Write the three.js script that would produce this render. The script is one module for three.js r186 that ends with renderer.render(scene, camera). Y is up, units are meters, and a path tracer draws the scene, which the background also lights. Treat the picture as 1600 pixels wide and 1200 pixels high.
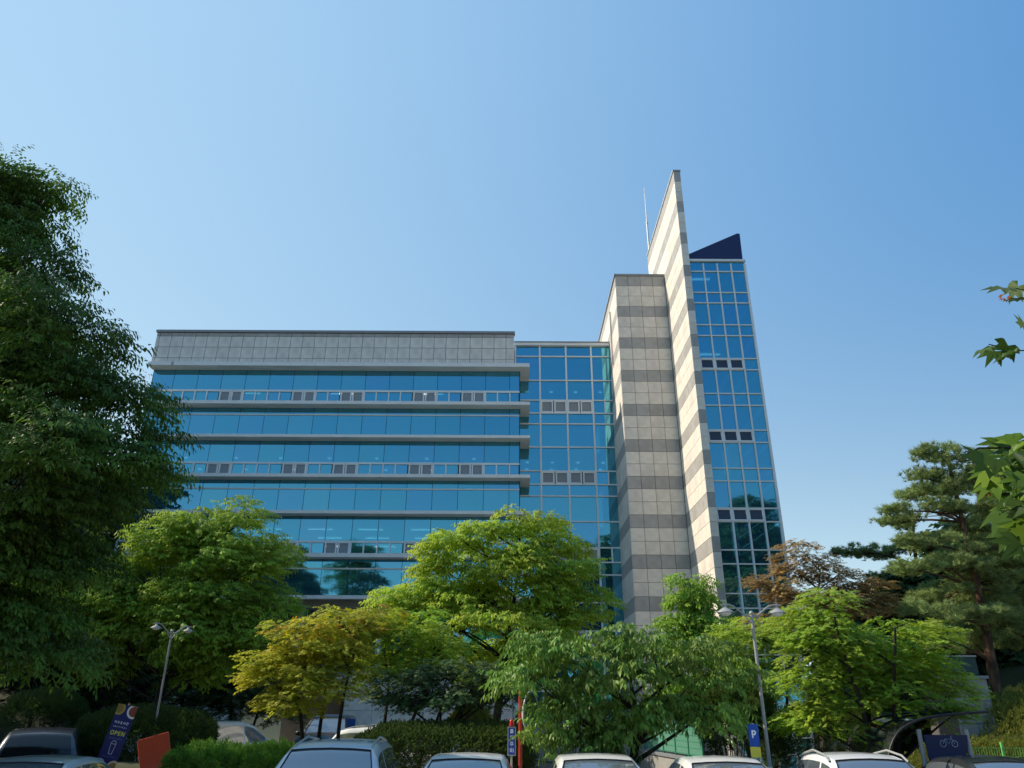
import * as THREE from 'three';
import { mergeGeometries } from 'three/addons/utils/BufferGeometryUtils.js';

// ------------------------------------------------------------------ camera, sky, sun, exposure
const scene = new THREE.Scene();
const FPX = 1155, PITCH = THREE.MathUtils.degToRad(23.6), ROLL = THREE.MathUtils.degToRad(0.28);
const EXPOSURE = 1.3;
const EYE = new THREE.Vector3(0, 2.15, 0), G0 = -0.05;
const camera = new THREE.PerspectiveCamera(2 * Math.atan(600 / FPX) * 180 / Math.PI, 4 / 3, 0.1, 1500);
camera.rotation.order = 'YXZ';
camera.position.copy(EYE);
camera.rotation.set(PITCH, 0, ROLL);
scene.add(camera);
const renderer = new THREE.WebGLRenderer({ antialias: true });
renderer.setSize(1024, 768);
renderer.toneMapping = THREE.LinearToneMapping;
renderer.toneMappingExposure = EXPOSURE;
renderer.shadowMap.enabled = true;

const SUN = new THREE.Vector3(-1, 0.85, -0.43).normalize();
const wisp = (() => { let q = 77; const r = () => (q = (q * 1664525 + 1013904223) >>> 0) / 4294967296, L = [6, 12, 24].map(n => { const a = Array.from({ length: n * n }, r); return (u, v) => { const x = u * n / 3, y = v * n, i = Math.floor(x), j = Math.floor(y), f = x - i, g = y - j, s = f * f * (3 - 2 * f), t = g * g * (3 - 2 * g), w = (c, d) => a[((d % n + n) % n) * n + ((c % n + n) % n)]; return (w(i, j) * (1 - s) + w(i + 1, j) * s) * (1 - t) + (w(i, j + 1) * (1 - s) + w(i + 1, j + 1) * s) * t; }; }); return (u, v) => L[0](u, v) * 0.55 + L[1](u, v) * 0.3 + L[2](u, v) * 0.15; })();   // faint unevenness of the air
{ // clear summer sky: deeper blue overhead, paler near the horizon and towards the sun
  const W = 512, H = 256, d = new Float32Array(W * H * 4), v = new THREE.Vector3();
  const zen = [-0.082, 0.106, 0.493], haze = [1.007, 1.036, 0.549], fwd = [0.497, 0.554, 0.429];   // overhead blue, pale horizon, light scattered towards the sun
  for (let j = 0; j < H; j++) for (let i = 0; i < W; i++) {
    const el = ((j + 0.5) / H - 0.5) * Math.PI, az = ((i + 0.5) / W - 0.5) * 2 * Math.PI;
    v.set(Math.cos(el) * Math.cos(az), Math.sin(el), Math.cos(el) * Math.sin(az));
    const s = Math.max(0.11, Math.sin(el)), c = v.dot(SUN), k = 4 * (j * W + i);
    const h = Math.exp(-5 * s), f = Math.pow(0.5 + 0.5 * c, 2);
    for (let q = 0; q < 3; q++) {
      const x = Math.max([0.05, 0.18, 0.46][q], zen[q] + haze[q] * h + fwd[q] * f) * (1 + 0.035 * (wisp(i / W * 3, j / H * 3 + 0.2) - 0.5)) * 0.995 / EXPOSURE;
      d[k + q] = el < 0 ? x + ([0.2, 0.22, 0.2][q] - x) * Math.min(1, -el * 12) : x;
    }
    d[k + 3] = 1;
  }
  const t = new THREE.DataTexture(d, W, H, THREE.RGBAFormat, THREE.FloatType);
  t.mapping = THREE.EquirectangularReflectionMapping; t.magFilter = THREE.LinearFilter; t.minFilter = THREE.LinearFilter;
  t.wrapS = THREE.RepeatWrapping; t.needsUpdate = true;
  scene.background = t; scene.environment = t;
}
const sun = new THREE.DirectionalLight(new THREE.Color(1.0, 0.875, 0.70), 4.2);
sun.position.copy(SUN).multiplyScalar(120); sun.target.position.set(0, 0, -20);
sun.castShadow = true; sun.shadow.mapSize.set(4096, 4096); sun.shadow.radius = 1;
Object.assign(sun.shadow.camera, { left: -60, right: 60, top: 60, bottom: -60, near: 1, far: 300 });
scene.add(sun, sun.target);

// ------------------------------------------------------------------ helpers
let seed = 12345;
const rnd = () => { seed = (seed * 1664525 + 1013904223) >>> 0; return seed / 4294967296; };
const rr = (a, b) => a + (b - a) * rnd();
const pick = a => a[Math.floor(rnd() * a.length)];
const V = (x, y, z) => new THREE.Vector3(x, y, z);
function ray(px, py) {                                   // photograph pixel -> direction
  const u0 = (px - 800) / FPX, v0 = (600 - py) / FPX, c = Math.cos(ROLL), s = Math.sin(ROLL);
  const u = u0 * c - v0 * s, v = u0 * s + v0 * c;
  return V(u, v * Math.cos(PITCH) + Math.sin(PITCH), -(Math.cos(PITCH) - v * Math.sin(PITCH)));
}
const atZ = (px, py, z) => { const d = ray(px, py); return EYE.clone().addScaledVector(d, z / d.z); };
const used = new Map();
const numbered = n => { const k = used.get(n) || 0; used.set(n, k + 1); return k ? n + '_' + String(k).padStart(3, '0') : n; };
function tag(o, label, category, group) { o.userData.label = label; o.userData.category = category; if (group) o.userData.group = group; return o; }
function thing(name, label, category, [x, y, z], turn = 0, group) {
  const o = new THREE.Group(); o.name = numbered(name); o.position.set(x, y, z); o.rotation.y = turn; scene.add(o);
  return tag(o, label, category, group);
}
function mesh(name, geo, mat, parent, pos) {
  const m = new THREE.Mesh(geo, mat); m.name = name; m.castShadow = m.receiveShadow = true;
  if (pos) m.position.set(...pos);
  if (parent) parent.add(m);
  return m;
}
function structure(name, geo, mat) { const m = mesh(numbered(name), geo, mat, scene); m.userData.kind = 'structure'; return m; }
function uvBox(w, h, d) {                                // box with uv in metres
  const g = new THREE.BoxGeometry(w, h, d), p = g.attributes.position, n = g.attributes.normal, uv = g.attributes.uv;
  for (let i = 0; i < p.count; i++) {
    const ax = Math.abs(n.getX(i)), ay = Math.abs(n.getY(i));
    if (ax > 0.5) uv.setXY(i, p.getZ(i), p.getY(i)); else if (ay > 0.5) uv.setXY(i, p.getX(i), p.getZ(i)); else uv.setXY(i, p.getX(i), p.getY(i));
  }
  return g;
}
const boxes = new Map();
function box(w, h, d) { const k = [w, h, d].map(v => v.toFixed(3)).join(); if (!boxes.has(k)) boxes.set(k, uvBox(w, h, d)); return boxes.get(k); }
const at = (g, x, y, z) => g.clone().translate(x, y, z);
const span = (x0, x1, y0, y1, z0, z1) => at(box(x1 - x0, y1 - y0, z1 - z0), (x0 + x1) / 2, (y0 + y1) / 2, (z0 + z1) / 2);   // box geometry between limits
const merge = a => mergeGeometries(a.map(g => g.index ? g.toNonIndexed() : g));
function tubes() {                                       // collects tapered tubes into one geometry
  const P = [], N = [], U = [], I = [];
  const o = {
    add(pts, r0, r1, seg = 6, tip = 0.75) {
      const n = pts.length, base = P.length / 3, t = V(0, 0, 0), a = V(0, 0, 0), b = V(0, 0, 0), up = V(0.31, 0.11, 0.94);
      let len = 0;
      for (let i = 0; i < n; i++) {
        t.copy(pts[Math.min(n - 1, i + 1)]).sub(pts[Math.max(0, i - 1)]).normalize();
        a.crossVectors(t, up); if (a.lengthSq() < 1e-4) a.set(1, 0, 0); a.normalize(); b.crossVectors(t, a);
        if (i) len += pts[i].distanceTo(pts[i - 1]);
        const r = r0 + (r1 - r0) * Math.pow(i / (n - 1), tip);
        for (let k = 0; k <= seg; k++) {
          const an = k / seg * Math.PI * 2, c = Math.cos(an), s = Math.sin(an);
          const nx = a.x * c + b.x * s, ny = a.y * c + b.y * s, nz = a.z * c + b.z * s;
          P.push(pts[i].x + nx * r, pts[i].y + ny * r, pts[i].z + nz * r); N.push(nx, ny, nz); U.push(k / seg * 0.6, len);
        }
      }
      for (let i = 0; i < n - 1; i++) for (let k = 0; k < seg; k++) {
        const q = base + i * (seg + 1) + k, w = q + seg + 1;
        I.push(q, q + 1, w, q + 1, w + 1, w);
      }
      return o;
    },
    build() {
      const g = new THREE.BufferGeometry();
      g.setAttribute('position', new THREE.Float32BufferAttribute(P, 3)); g.setAttribute('normal', new THREE.Float32BufferAttribute(N, 3));
      g.setAttribute('uv', new THREE.Float32BufferAttribute(U, 2)); g.setIndex(I); return g;
    },
  };
  return o;
}
const bend = (a, b, k, n = 5, side = 0) => {             // curved path a->b, rising (k>0) or sagging in the middle
  const out = []; const sx = rr(-1, 1) * side, sz = rr(-1, 1) * side;
  for (let i = 0; i < n; i++) { const t = i / (n - 1), w = Math.sin(t * Math.PI); out.push(V(a.x + (b.x - a.x) * t + sx * w, a.y + (b.y - a.y) * t + k * w, a.z + (b.z - a.z) * t + sz * w)); }
  return out;
};
// ---- procedural textures
function noiseTex(size, fn, { srgb = false, repeat = 1 } = {}) {
  const d = new Uint8Array(size * size * 4);
  for (let j = 0; j < size; j++) for (let i = 0; i < size; i++) {
    const c = fn(i / size, j / size), k = 4 * (j * size + i);
    const a = Array.isArray(c) ? c : [c, c, c];
    for (let q = 0; q < 3; q++) d[k + q] = Math.max(0, Math.min(255, a[q] * 255));
    d[k + 3] = 255;
  }
  const t = new THREE.DataTexture(d, size, size); t.wrapS = t.wrapT = THREE.RepeatWrapping; t.magFilter = THREE.LinearFilter;
  t.minFilter = THREE.LinearMipmapLinearFilter; t.generateMipmaps = true; t.repeat.set(repeat, repeat);
  if (srgb) t.colorSpace = THREE.SRGBColorSpace; t.needsUpdate = true; return t;
}
function lattice(n) { const a = Array.from({ length: n * n }, rnd); return (u, v) => { const x = u * n, y = v * n, i = Math.floor(x), j = Math.floor(y), f = x - i, g = y - j, s = f * f * (3 - 2 * f), t = g * g * (3 - 2 * g), q = (p, r) => a[((r % n + n) % n) * n + ((p % n + n) % n)]; return (q(i, j) * (1 - s) + q(i + 1, j) * s) * (1 - t) + (q(i, j + 1) * (1 - s) + q(i + 1, j + 1) * s) * t; }; }
function fbm() { const L = [4, 8, 16, 32, 64].map(lattice); return (u, v) => L.reduce((s, f, i) => s + f(u, v) * 0.5 ** (i + 1), 0) / 0.97; }
const N1 = fbm(), N2 = fbm(), N3 = fbm();
const std = o => new THREE.MeshStandardMaterial(o);
const phy = o => new THREE.MeshPhysicalMaterial(o);
const lin = (r, g, b) => new THREE.Color().setRGB(r, g, b);

const graniteMap = noiseTex(256, (u, v) => { const s = 0.90 + (rnd() - 0.5) * 0.12 + (N1(u, v) - 0.5) * 0.16; return [s, s, s]; }, { srgb: true, repeat: 0.8 });
const graniteBump = noiseTex(256, () => rnd(), { repeat: 1.6 });
const barkMap = noiseTex(256, (u, v) => { const s = 0.62 + (N2(u * 3 % 1, v * 0.6) - 0.5) * 0.9; return [s, s * 0.97, s * 0.93]; }, { srgb: true, repeat: 1 });
const groundMap = noiseTex(512, (u, v) => { const s = 0.82 + (N3(u, v) - 0.5) * 0.35 + (rnd() - 0.5) * 0.14; return [s, s, s]; }, { srgb: true, repeat: 0.12 });
const streakMap = noiseTex(256, (u, v) => { const s = 0.93 + (N2(u, v * 0.15) - 0.5) * 0.14; return [s, s, s]; }, { srgb: true, repeat: 0.35 });

function granite(r, g, b, n = 4) {
  return Array.from({ length: n }, () => {
    const k = rr(0.92, 1.04), t = graniteMap.clone(); t.offset.set(rnd(), rnd()); t.needsUpdate = true;
    return std({ color: lin(r * k, g * k * rr(0.99, 1.01), b * k * rr(0.985, 1.01)), map: t, bumpMap: graniteBump, bumpScale: 0.0015, roughness: 0.72 });
  });
}
const M = {
  stoneLight: granite(0.92, 0.835, 0.735, 6),
  stoneDark: granite(0.50, 0.48, 0.45, 5),
  stoneGrey: granite(0.90, 0.84, 0.77),
  stoneKiosk: granite(0.36, 0.355, 0.34),  // granite darkened: the shade of the pines is put into its colour
  stoneCap: std({ color: lin(0.30, 0.31, 0.33), roughness: 0.5, map: streakMap }),
  joint: std({ color: lin(0.10, 0.095, 0.09), roughness: 0.95 }),
  concrete: std({ color: lin(0.42, 0.41, 0.39), roughness: 0.9, map: graniteMap, bumpMap: graniteBump, bumpScale: 0.002 }),
  alu: std({ color: lin(0.94, 0.94, 0.94), roughness: 0.38, metalness: 0.0, map: streakMap }),
  aluFascia: std({ color: lin(0.92, 0.91, 0.89), roughness: 0.4, metalness: 0.0, map: streakMap }),
  soffit: std({ color: lin(0.90, 0.895, 0.875), roughness: 0.5, map: streakMap }),
  darkFrame: std({ color: lin(0.02, 0.024, 0.03), roughness: 0.6 }),
  interior: std({ color: lin(0.30, 0.30, 0.29), roughness: 0.9 }),
  screen: std({ color: lin(0.27, 0.29, 0.31), roughness: 0.8 }),
  hopper: phy({ color: lin(0.05, 0.055, 0.075), roughness: 0.25, metalness: 0.1 }),
  navy: std({ color: lin(0.012, 0.016, 0.085), roughness: 0.45, metalness: 0.0 }),
  lamp: std({ color: lin(0.9, 0.9, 0.88), emissive: lin(1, 0.98, 0.92), emissiveIntensity: 2.2, roughness: 0.6 }),
  bark: std({ color: lin(0.13, 0.11, 0.085), map: barkMap, bumpMap: barkMap, bumpScale: 0.012, roughness: 0.95 }),
  barkPale: std({ color: lin(0.17, 0.14, 0.11), map: barkMap, bumpMap: barkMap, bumpScale: 0.008, roughness: 0.95 }),
  barkPine: std({ color: lin(0.33, 0.19, 0.12), map: barkMap, bumpMap: barkMap, bumpScale: 0.02, roughness: 0.95 }),
  paleSteel: std({ color: lin(0.68, 0.68, 0.65), roughness: 0.45, map: streakMap }),
  steel: std({ color: lin(0.46, 0.46, 0.44), roughness: 0.42, metalness: 0.1, map: streakMap }),
  black: std({ color: lin(0.012, 0.012, 0.013), roughness: 0.5 }),
  rubber: std({ color: lin(0.02, 0.02, 0.02), roughness: 0.85 }),
  chrome: std({ color: lin(0.75, 0.76, 0.78), roughness: 0.15, metalness: 1 }),
  red: std({ color: lin(0.42, 0.035, 0.02), roughness: 0.5 }),
  orange: std({ color: lin(0.65, 0.075, 0.02), roughness: 0.55 }),
};
const blueGlass = [0, 1, 2, 3, 4, 5].map(i => phy({ color: lin(0.118 + 0.008 * (i % 3), 0.435 + 0.009 * ((i * 2) % 5), 0.58 + 0.009 * ((i * 3) % 4)), metalness: 0.88, roughness: 0.02 + 0.008 * (i % 2), transmission: 1, thickness: 0, ior: 1.5, side: THREE.DoubleSide }));

// ------------------------------------------------------------------ ground and terrain
{
  const g = new THREE.PlaneGeometry(900, 900, 150, 150); g.rotateX(-Math.PI / 2);
  const p = g.attributes.position, uv = g.attributes.uv;
  for (let i = 0; i < p.count; i++) { uv.setXY(i, p.getX(i), p.getZ(i)); p.setY(i, G0); }
  structure('ground', g, std({ color: lin(0.45, 0.42, 0.375), map: groundMap, roughness: 0.95 }));
}
const bump = (x, z, cx, cz, rx, rz, h) => { const q = ((x - cx) / rx) ** 2 + ((z - cz) / rz) ** 2; return q < 1 ? h * (1 - q) ** 1.3 : 0; };
const soil = std({ color: lin(0.07, 0.085, 0.03), map: groundMap, roughness: 1 });
function mound(name, x0, x1, z0, z1, f, mat, step = 0.5) {
  const nx = Math.ceil((x1 - x0) / step), nz = Math.ceil((z1 - z0) / step), g = new THREE.PlaneGeometry(x1 - x0, z1 - z0, nx, nz);
  g.rotateX(-Math.PI / 2); g.translate((x0 + x1) / 2, 0, (z0 + z1) / 2);
  const p = g.attributes.position, uv = g.attributes.uv;
  for (let i = 0; i < p.count; i++) { const x = p.getX(i), z = p.getZ(i); uv.setXY(i, x, z); p.setY(i, G0 - 0.04 + f(x, z)); }
  g.computeVertexNormals();
  return structure(name, g, mat);
}
const islandH = (x, z) => bump(x, z, -9.2, -19.8, 5.8, 5.2, 1.0) ;
const hillH = (x, z) => { const t = Math.max(0, Math.min(1, (x - 12.2) / 7)) * Math.max(0, Math.min(1, (-z - 19) / 8)); return 3.9 * t * t * (3 - 2 * t) * (1 - 0.0) + 0.25 * t * Math.sin(x * 0.9) * Math.cos(z * 0.7); };
const leftHillH = (x, z) => { const t = Math.max(0, Math.min(1, (-x - 14) / 10)) * Math.max(0, Math.min(1, (-z - 16) / 8)); return 3.4 * t * t * (3 - 2 * t); };
mound('planting_bed', -15, -3.4, -25.1, -14.5, islandH, soil);
mound('hillside', 12, 60, -75, -19, hillH, soil, 1);
mound('wooded_slope', -60, -13.5, -75, -16, leftHillH, soil, 1);

// ------------------------------------------------------------------ the office building
const B0 = [-6, G0, -34];
const building = thing('office_building', 'office block with blue mirrored glazing, tall striped stone blade wall and navy wedge roof', 'building', B0);
const rel = g => g.translate(-B0[0], -B0[1], -B0[2]);
const part = (name, geos, mat) => mesh(name, rel(Array.isArray(geos) ? merge(geos) : geos), mat, building);
const sub = (name, parent, geo, mat, x, y, z) => mesh(name, geo, mat, parent, [x - B0[0], y - B0[1], z - B0[2]]);
const paneGeo = new Map();
function pane(parent, x0, x1, y0, y1, z, name = 'glass_pane', tilt = 0.003) {
  const k = (x1 - x0).toFixed(3) + ',' + (y1 - y0).toFixed(3);
  if (!paneGeo.has(k)) paneGeo.set(k, new THREE.PlaneGeometry(x1 - x0, y1 - y0));
  const m = sub(name, parent, paneGeo.get(k), pick(blueGlass), (x0 + x1) / 2, (y0 + y1) / 2, z);
  m.rotation.set(rr(-tilt, tilt), rr(-tilt, tilt), 0); return m;
}
const ZG = -34.6, ZF = -34.0, XL = -18.4, XR = 0.38, MOD = 1.2275, J0 = -0.12;
const fins = [[18.16, 17.96], [16.05, 15.88], [14.28, 14.14], [12.30, 12.14], [10.53, 10.38], [8.55, 8.37], [6.68, 6.53]];
const edges = [XR]; for (let k = 0; ; k++) { const x = J0 - MOD * k; if (x < XL + 0.4) break; edges.push(x); } edges.push(XL);   // glass joints, right to left

// main wing: slabs, end walls and roof make the body; panes, panels and windows hang on it
const slabs = [18.05, 14.12, 10.36, 6.52].map(y => span(XL + 0.1, XR - 0.06, y - 0.3, y, -46, ZG - 0.12));
const wing = part('main_wing', [...slabs, span(XL, XL + 0.1, 6.2, 18.3, -46, ZG - 0.02), span(XR - 0.05, XR + 0.0, 6.2, 18.3, -46, ZG - 0.03), span(XL, 0.06, 18.3, 19.7, -46, -34.16), span(XL, XR, 2.9, 19.4, -46.3, -46)], M.interior);
{ // dark joint mullions behind the frameless glass
  const g = [];
  for (const x of edges) g.push(span(x - 0.03, x + 0.03, 6.7, 18.0, ZG - 0.11, ZG - 0.012));
  sub('joint_frame', wing, rel(merge(g)), M.darkFrame, ...B0);
}
const gap = 0.011;
for (let s = 0; s < 3; s++) {                            // three storeys of glass: vision band with a window row, then a spandrel band
  const tA = fins[2 * s][1], fB = fins[2 * s + 1], tr = [16.86, 13.04, 9.22][s], tb = [16.76, 12.945, 9.13][s], ln = [15.52, 11.715, 7.945][s], bot = fins[2 * s + 2][0];
  for (let k = 0; k < edges.length - 1; k++) {
    const x1 = edges[k] - gap, x0 = edges[k + 1] + gap;
    pane(wing, x0, x1, tr + 0.005, tA - 0.005, ZG);
    pane(wing, x0, x1, ln + 0.04, fB[1] - 0.005, ZG);
    pane(wing, x0, x1, bot - 0.1, ln - 0.035, ZG);
    // window row
    const open = [2, 4, 7, 9, 12].includes(k), half = (x1 - x0) > 1 ? [[x0, (x0 + x1) / 2], [(x0 + x1) / 2, x1]] : [[x0, x1]];
    for (const [a, b] of half) {
      if (open) {
        const w = sub('window', wing, new THREE.PlaneGeometry(b - a - 0.2, tb - fB[0] - 0.06), M.screen, (a + b) / 2, (tb + fB[0]) / 2 + 0.02, ZG + 0.015);
        const W = b - a - 0.03, H = tb - fB[0] + 0.06, t = 0.075;
        mesh('window_frame', merge([span(-W / 2, W / 2, H / 2 - t, H / 2, -0.03, 0.05), span(-W / 2, W / 2, -H / 2, -H / 2 + t, -0.03, 0.05), span(-W / 2, -W / 2 + t, -H / 2 + t, H / 2 - t, -0.03, 0.05), span(W / 2 - t, W / 2, -H / 2 + t, H / 2 - t, -0.03, 0.05)]), M.alu, w);
      } else {
        pane(wing, a + 0.03, b - 0.03, fB[0] - 0.1, tb, ZG, 'window_pane');
        sub('window_post', wing, box(0.06, tb - fB[0] + 0.1, 0.07), M.alu, a, (tb + fB[0]) / 2 - 0.05, ZG + 0.03);
      }
    }
  }
  sub('transom', wing, box(XR - XL, tr - tb, 0.09), M.alu, (XL + XR) / 2, (tr + tb) / 2, ZG + 0.02);
  sub('transom', wing, box(XR - XL, 0.065, 0.06), M.alu, (XL + XR) / 2, ln, ZG + 0.012);
}
// ceiling lamps seen through the glass
for (const [y, z, len, n0] of [[10.03, -35.7, 1.2, 0], [10.03, -37.7, 1.2, 1], [10.03, -39.9, 1.2, 0], [17.72, -37.0, 1.2, 1], [13.79, -36.2, 0.16, 0], [13.79, -38.2, 0.16, 1]])
  for (let k = n0; k < 7; k += (len > 1 ? (y > 12 ? 2 : 1) : 1)) sub('ceiling_lamp', wing, box(len, 0.03, 0.14), M.lamp, -1.9 - k * 2.455 + rr(-0.1, 0.1), y - 0.03, z);
// projecting fins
fins.forEach(([t, b], i) => {
  const f = part('fin', [span(XL - 0.1, 0.87, b + 0.01, t - 0.01, -34.62, ZF - 0.02), span(XR + 0.01, 0.87, b + 0.0125, t - 0.0125, -35.69, -34.62)], M.soffit);
  for (let k = -1; k < edges.length - 1; k++) {
    const x1 = k < 0 ? 0.89 : edges[k + 1] + MOD - 0.003, x0 = k < 0 ? J0 + 0.003 : Math.max(edges[k + 1] + 0.003, XL - 0.1);
    if (k === 0 || x1 - x0 < 0.1) continue;
    sub('fascia_panel', f, box(Math.min(x1, 0.89) - x0, t - b, 0.03), M.aluFascia, (x0 + Math.min(x1, 0.89)) / 2, (t + b) / 2, ZF - 0.004);
  }
  sub('fascia_panel', f, box(0.03, t - b, 1.68), M.aluFascia, 0.876, (t + b) / 2, -34.865);
});
// stone parapet
const parapet = part('parapet', [span(XL, 0.085, 18.18, 19.98, -34.3, -34.14)], M.joint);
{
  const rows = [[18.17, 18.42, 0], [18.42, 19.04, 0], [19.04, 19.66, 0], [19.66, 19.86, 1]];
  for (const [y0, y1, dk] of rows) for (let x = -0.32; x > XL - 0.6; x -= 0.6175) {
    const x0 = Math.max(XL, x), x1 = Math.min(0.1, x + 0.6175); if (x1 - x0 < 0.08) continue;
    sub('stone_panel', parapet, box(x1 - x0 - 0.022, y1 - y0 - 0.022, 0.04), dk ? pick(M.stoneDark) : pick(M.stoneGrey), (x0 + x1) / 2, (y0 + y1) / 2, -34.12 + rr(-0.003, 0.003));
  }
  for (let x = 0.14; x > XL; x -= 1.3) { const x0 = Math.max(XL - 0.05, x - 1.296); sub('coping', parapet, box(x - x0, 0.13, 0.34), M.stoneCap, (x + x0) / 2, 19.945, -34.21); }
}
// recessed connector curtain wall
const ZC = -35.7;
const conn = part('glass_connector', [span(0.1, 5.2, 5.2, 5.6, -44, ZC - 0.1), span(0.1, 5.2, 13.7, 14.0, -44, ZC - 0.1), span(0.1, 5.2, 9.9, 10.2, -44, ZC - 0.1), span(0.1, 5.2, 17.6, 17.85, -44, ZC - 0.1), span(0.1, 5.2, 19.7, 20.0, -44, ZC - 0.05), span(0.1, 5.2, -0.05, 20, -44.3, -44)], M.interior);
{
  const cols = [0.17, 1.475, 2.87, 4.22, 5.45], ys = [19.93, 19.34, 17.94, 16.81, 16.09, 15.5, 14.24, 12.98, 12.29, 11.7, 10.43, 9.17, 8.48, 7.89, 6.62, 5.36, 4.7, 4.1, 2.8, 1.5, 0];
  for (let r = 0; r < ys.length - 1; r++) for (let c = 0; c < 4; c++) {
    const x0 = cols[c], x1 = cols[c + 1], y0 = ys[r + 1], y1 = ys[r], small = [3, 7, 11, 15].includes(r);
    if (small && c > 0) {
      const xm = (x0 + x1) / 2;
      if (c < 3) for (const [a, b] of [[x0, xm], [xm, x1]]) {
        const w = sub('window', conn, new THREE.PlaneGeometry(b - a - 0.2, y1 - y0 - 0.18), M.screen, (a + b) / 2, (y0 + y1) / 2, ZC + 0.02), W = b - a - 0.05, H = y1 - y0 - 0.05, t = 0.075;
        mesh('window_frame', merge([span(-W / 2, W / 2, H / 2 - t, H / 2, -0.03, 0.05), span(-W / 2, W / 2, -H / 2, -H / 2 + t, -0.03, 0.05), span(-W / 2, -W / 2 + t, -H / 2 + t, H / 2 - t, -0.03, 0.05), span(W / 2 - t, W / 2, -H / 2 + t, H / 2 - t, -0.03, 0.05)]), M.alu, w);
      } else {
        pane(conn, x0, xm, y0, y1, ZC); pane(conn, xm, x1, y0, y1, ZC);
        sub('mullion', conn, box(0.06, y1 - y0 - 0.06, 0.08), M.alu, xm, (y0 + y1) / 2, ZC + 0.03);
      }
    } else pane(conn, x0, x1, y0, y1, ZC);
  }
  cols.forEach((x, i) => sub('mullion', conn, box(0.085, 19.95, 0.1), M.alu, x, 9.975 + 0.0, ZC + 0.04));
  ys.forEach((y, r) => { if (r) for (let c = 0; c < 4; c++) sub('transom', conn, box(cols[c + 1] - cols[c] - 0.085, 0.06, 0.085), M.alu, (cols[c] + cols[c + 1]) / 2, y, ZC + 0.033); });
  sub('coping', conn, box(5.1, 0.16, 0.5), M.aluFascia, 2.66, 20.04, ZC - 0.08);
  sub('coping', conn, box(5.1, 0.05, 0.56), M.stoneCap, 2.66, 20.15, ZC - 0.07);
  for (const [y, z] of [[17.55, -36.3], [13.66, -36.4], [13.66, -37.6]]) for (let k = 0; k < 4; k++) sub('ceiling_lamp', conn, box(0.16, 0.03, 0.16), M.lamp, 0.8 + k * 1.3, y, z);
}
// striped stone stair core
const rowY = k => 22.36 - 0.5885 * k;                    // courses: one dark, two light
const core = part('stair_core', [span(5.27, 7.72, G0, 22.3, -42, -32.44)], M.joint);
for (let k = 0; rowY(k + 1) > 0; k++) {
  const y0 = rowY(k + 1), y1 = rowY(k), mats = k % 3 === 0 ? M.stoneDark : M.stoneLight;
  for (let c = 0; c < 4; c++) sub('stone_panel', core, box(0.63 - 0.018, y1 - y0 - 0.018, 0.04), pick(mats), 5.24 + 0.63 * (c + 0.5), (y0 + y1) / 2, -32.42 + rr(-0.003, 0.003));
  for (let c = 0; c < (y0 > 18 ? 12 : 6); c++) sub('side_panel', core, box(0.04, y1 - y0 - 0.013, 0.63 - 0.013), pick(mats), 5.26, (y0 + y1) / 2, -32.4 - 0.045 - 0.63 * (c + 0.5));
}
sub('coping', core, box(2.58, 0.1, 9.7), M.stoneCap, 6.47, 22.41, -37.2);
sub('drain_pipe', core, new THREE.CylinderGeometry(0.04, 0.04, 3.1, 8), M.steel, 5.18, 19.9, -35.4 + 0.9);
// tall blade wall
const XB = 7.75, ZBF = -28.62, ZBB = -36.0;
const blade = part('blade_wall', [span(XB + 0.03, 8.04, G0, 25.82, ZBB + 0.03, ZBF - 0.03)], M.joint);
for (let k = -6; rowY(k + 1) > 0; k++) {
  const y0 = rowY(k + 1), y1 = rowY(k), dark = (k + 600) % 3 === 0, mats = dark ? M.stoneDark : M.stoneLight;
  for (let c = 0; c < (y0 > 22.0 ? 12 : 6); c++) sub('side_panel', blade, box(0.04, y1 - y0 - 0.020, 0.602), pick(mats), XB + 0.02, (y0 + y1) / 2, ZBF - 0.012 - 0.614 * (c + 0.5));
  sub('end_panel', blade, box(0.315, y1 - y0 - 0.013, 0.04), pick(mats), XB + 0.16, (y0 + y1) / 2, ZBF - 0.01);
}
sub('coping', blade, box(0.36, 0.1, 7.42), M.stoneCap, 7.91, 25.94, -32.3);
sub('coping', blade, box(0.03, 0.05, 7.42), M.aluFascia, 7.72, 25.965, -32.3);
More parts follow.
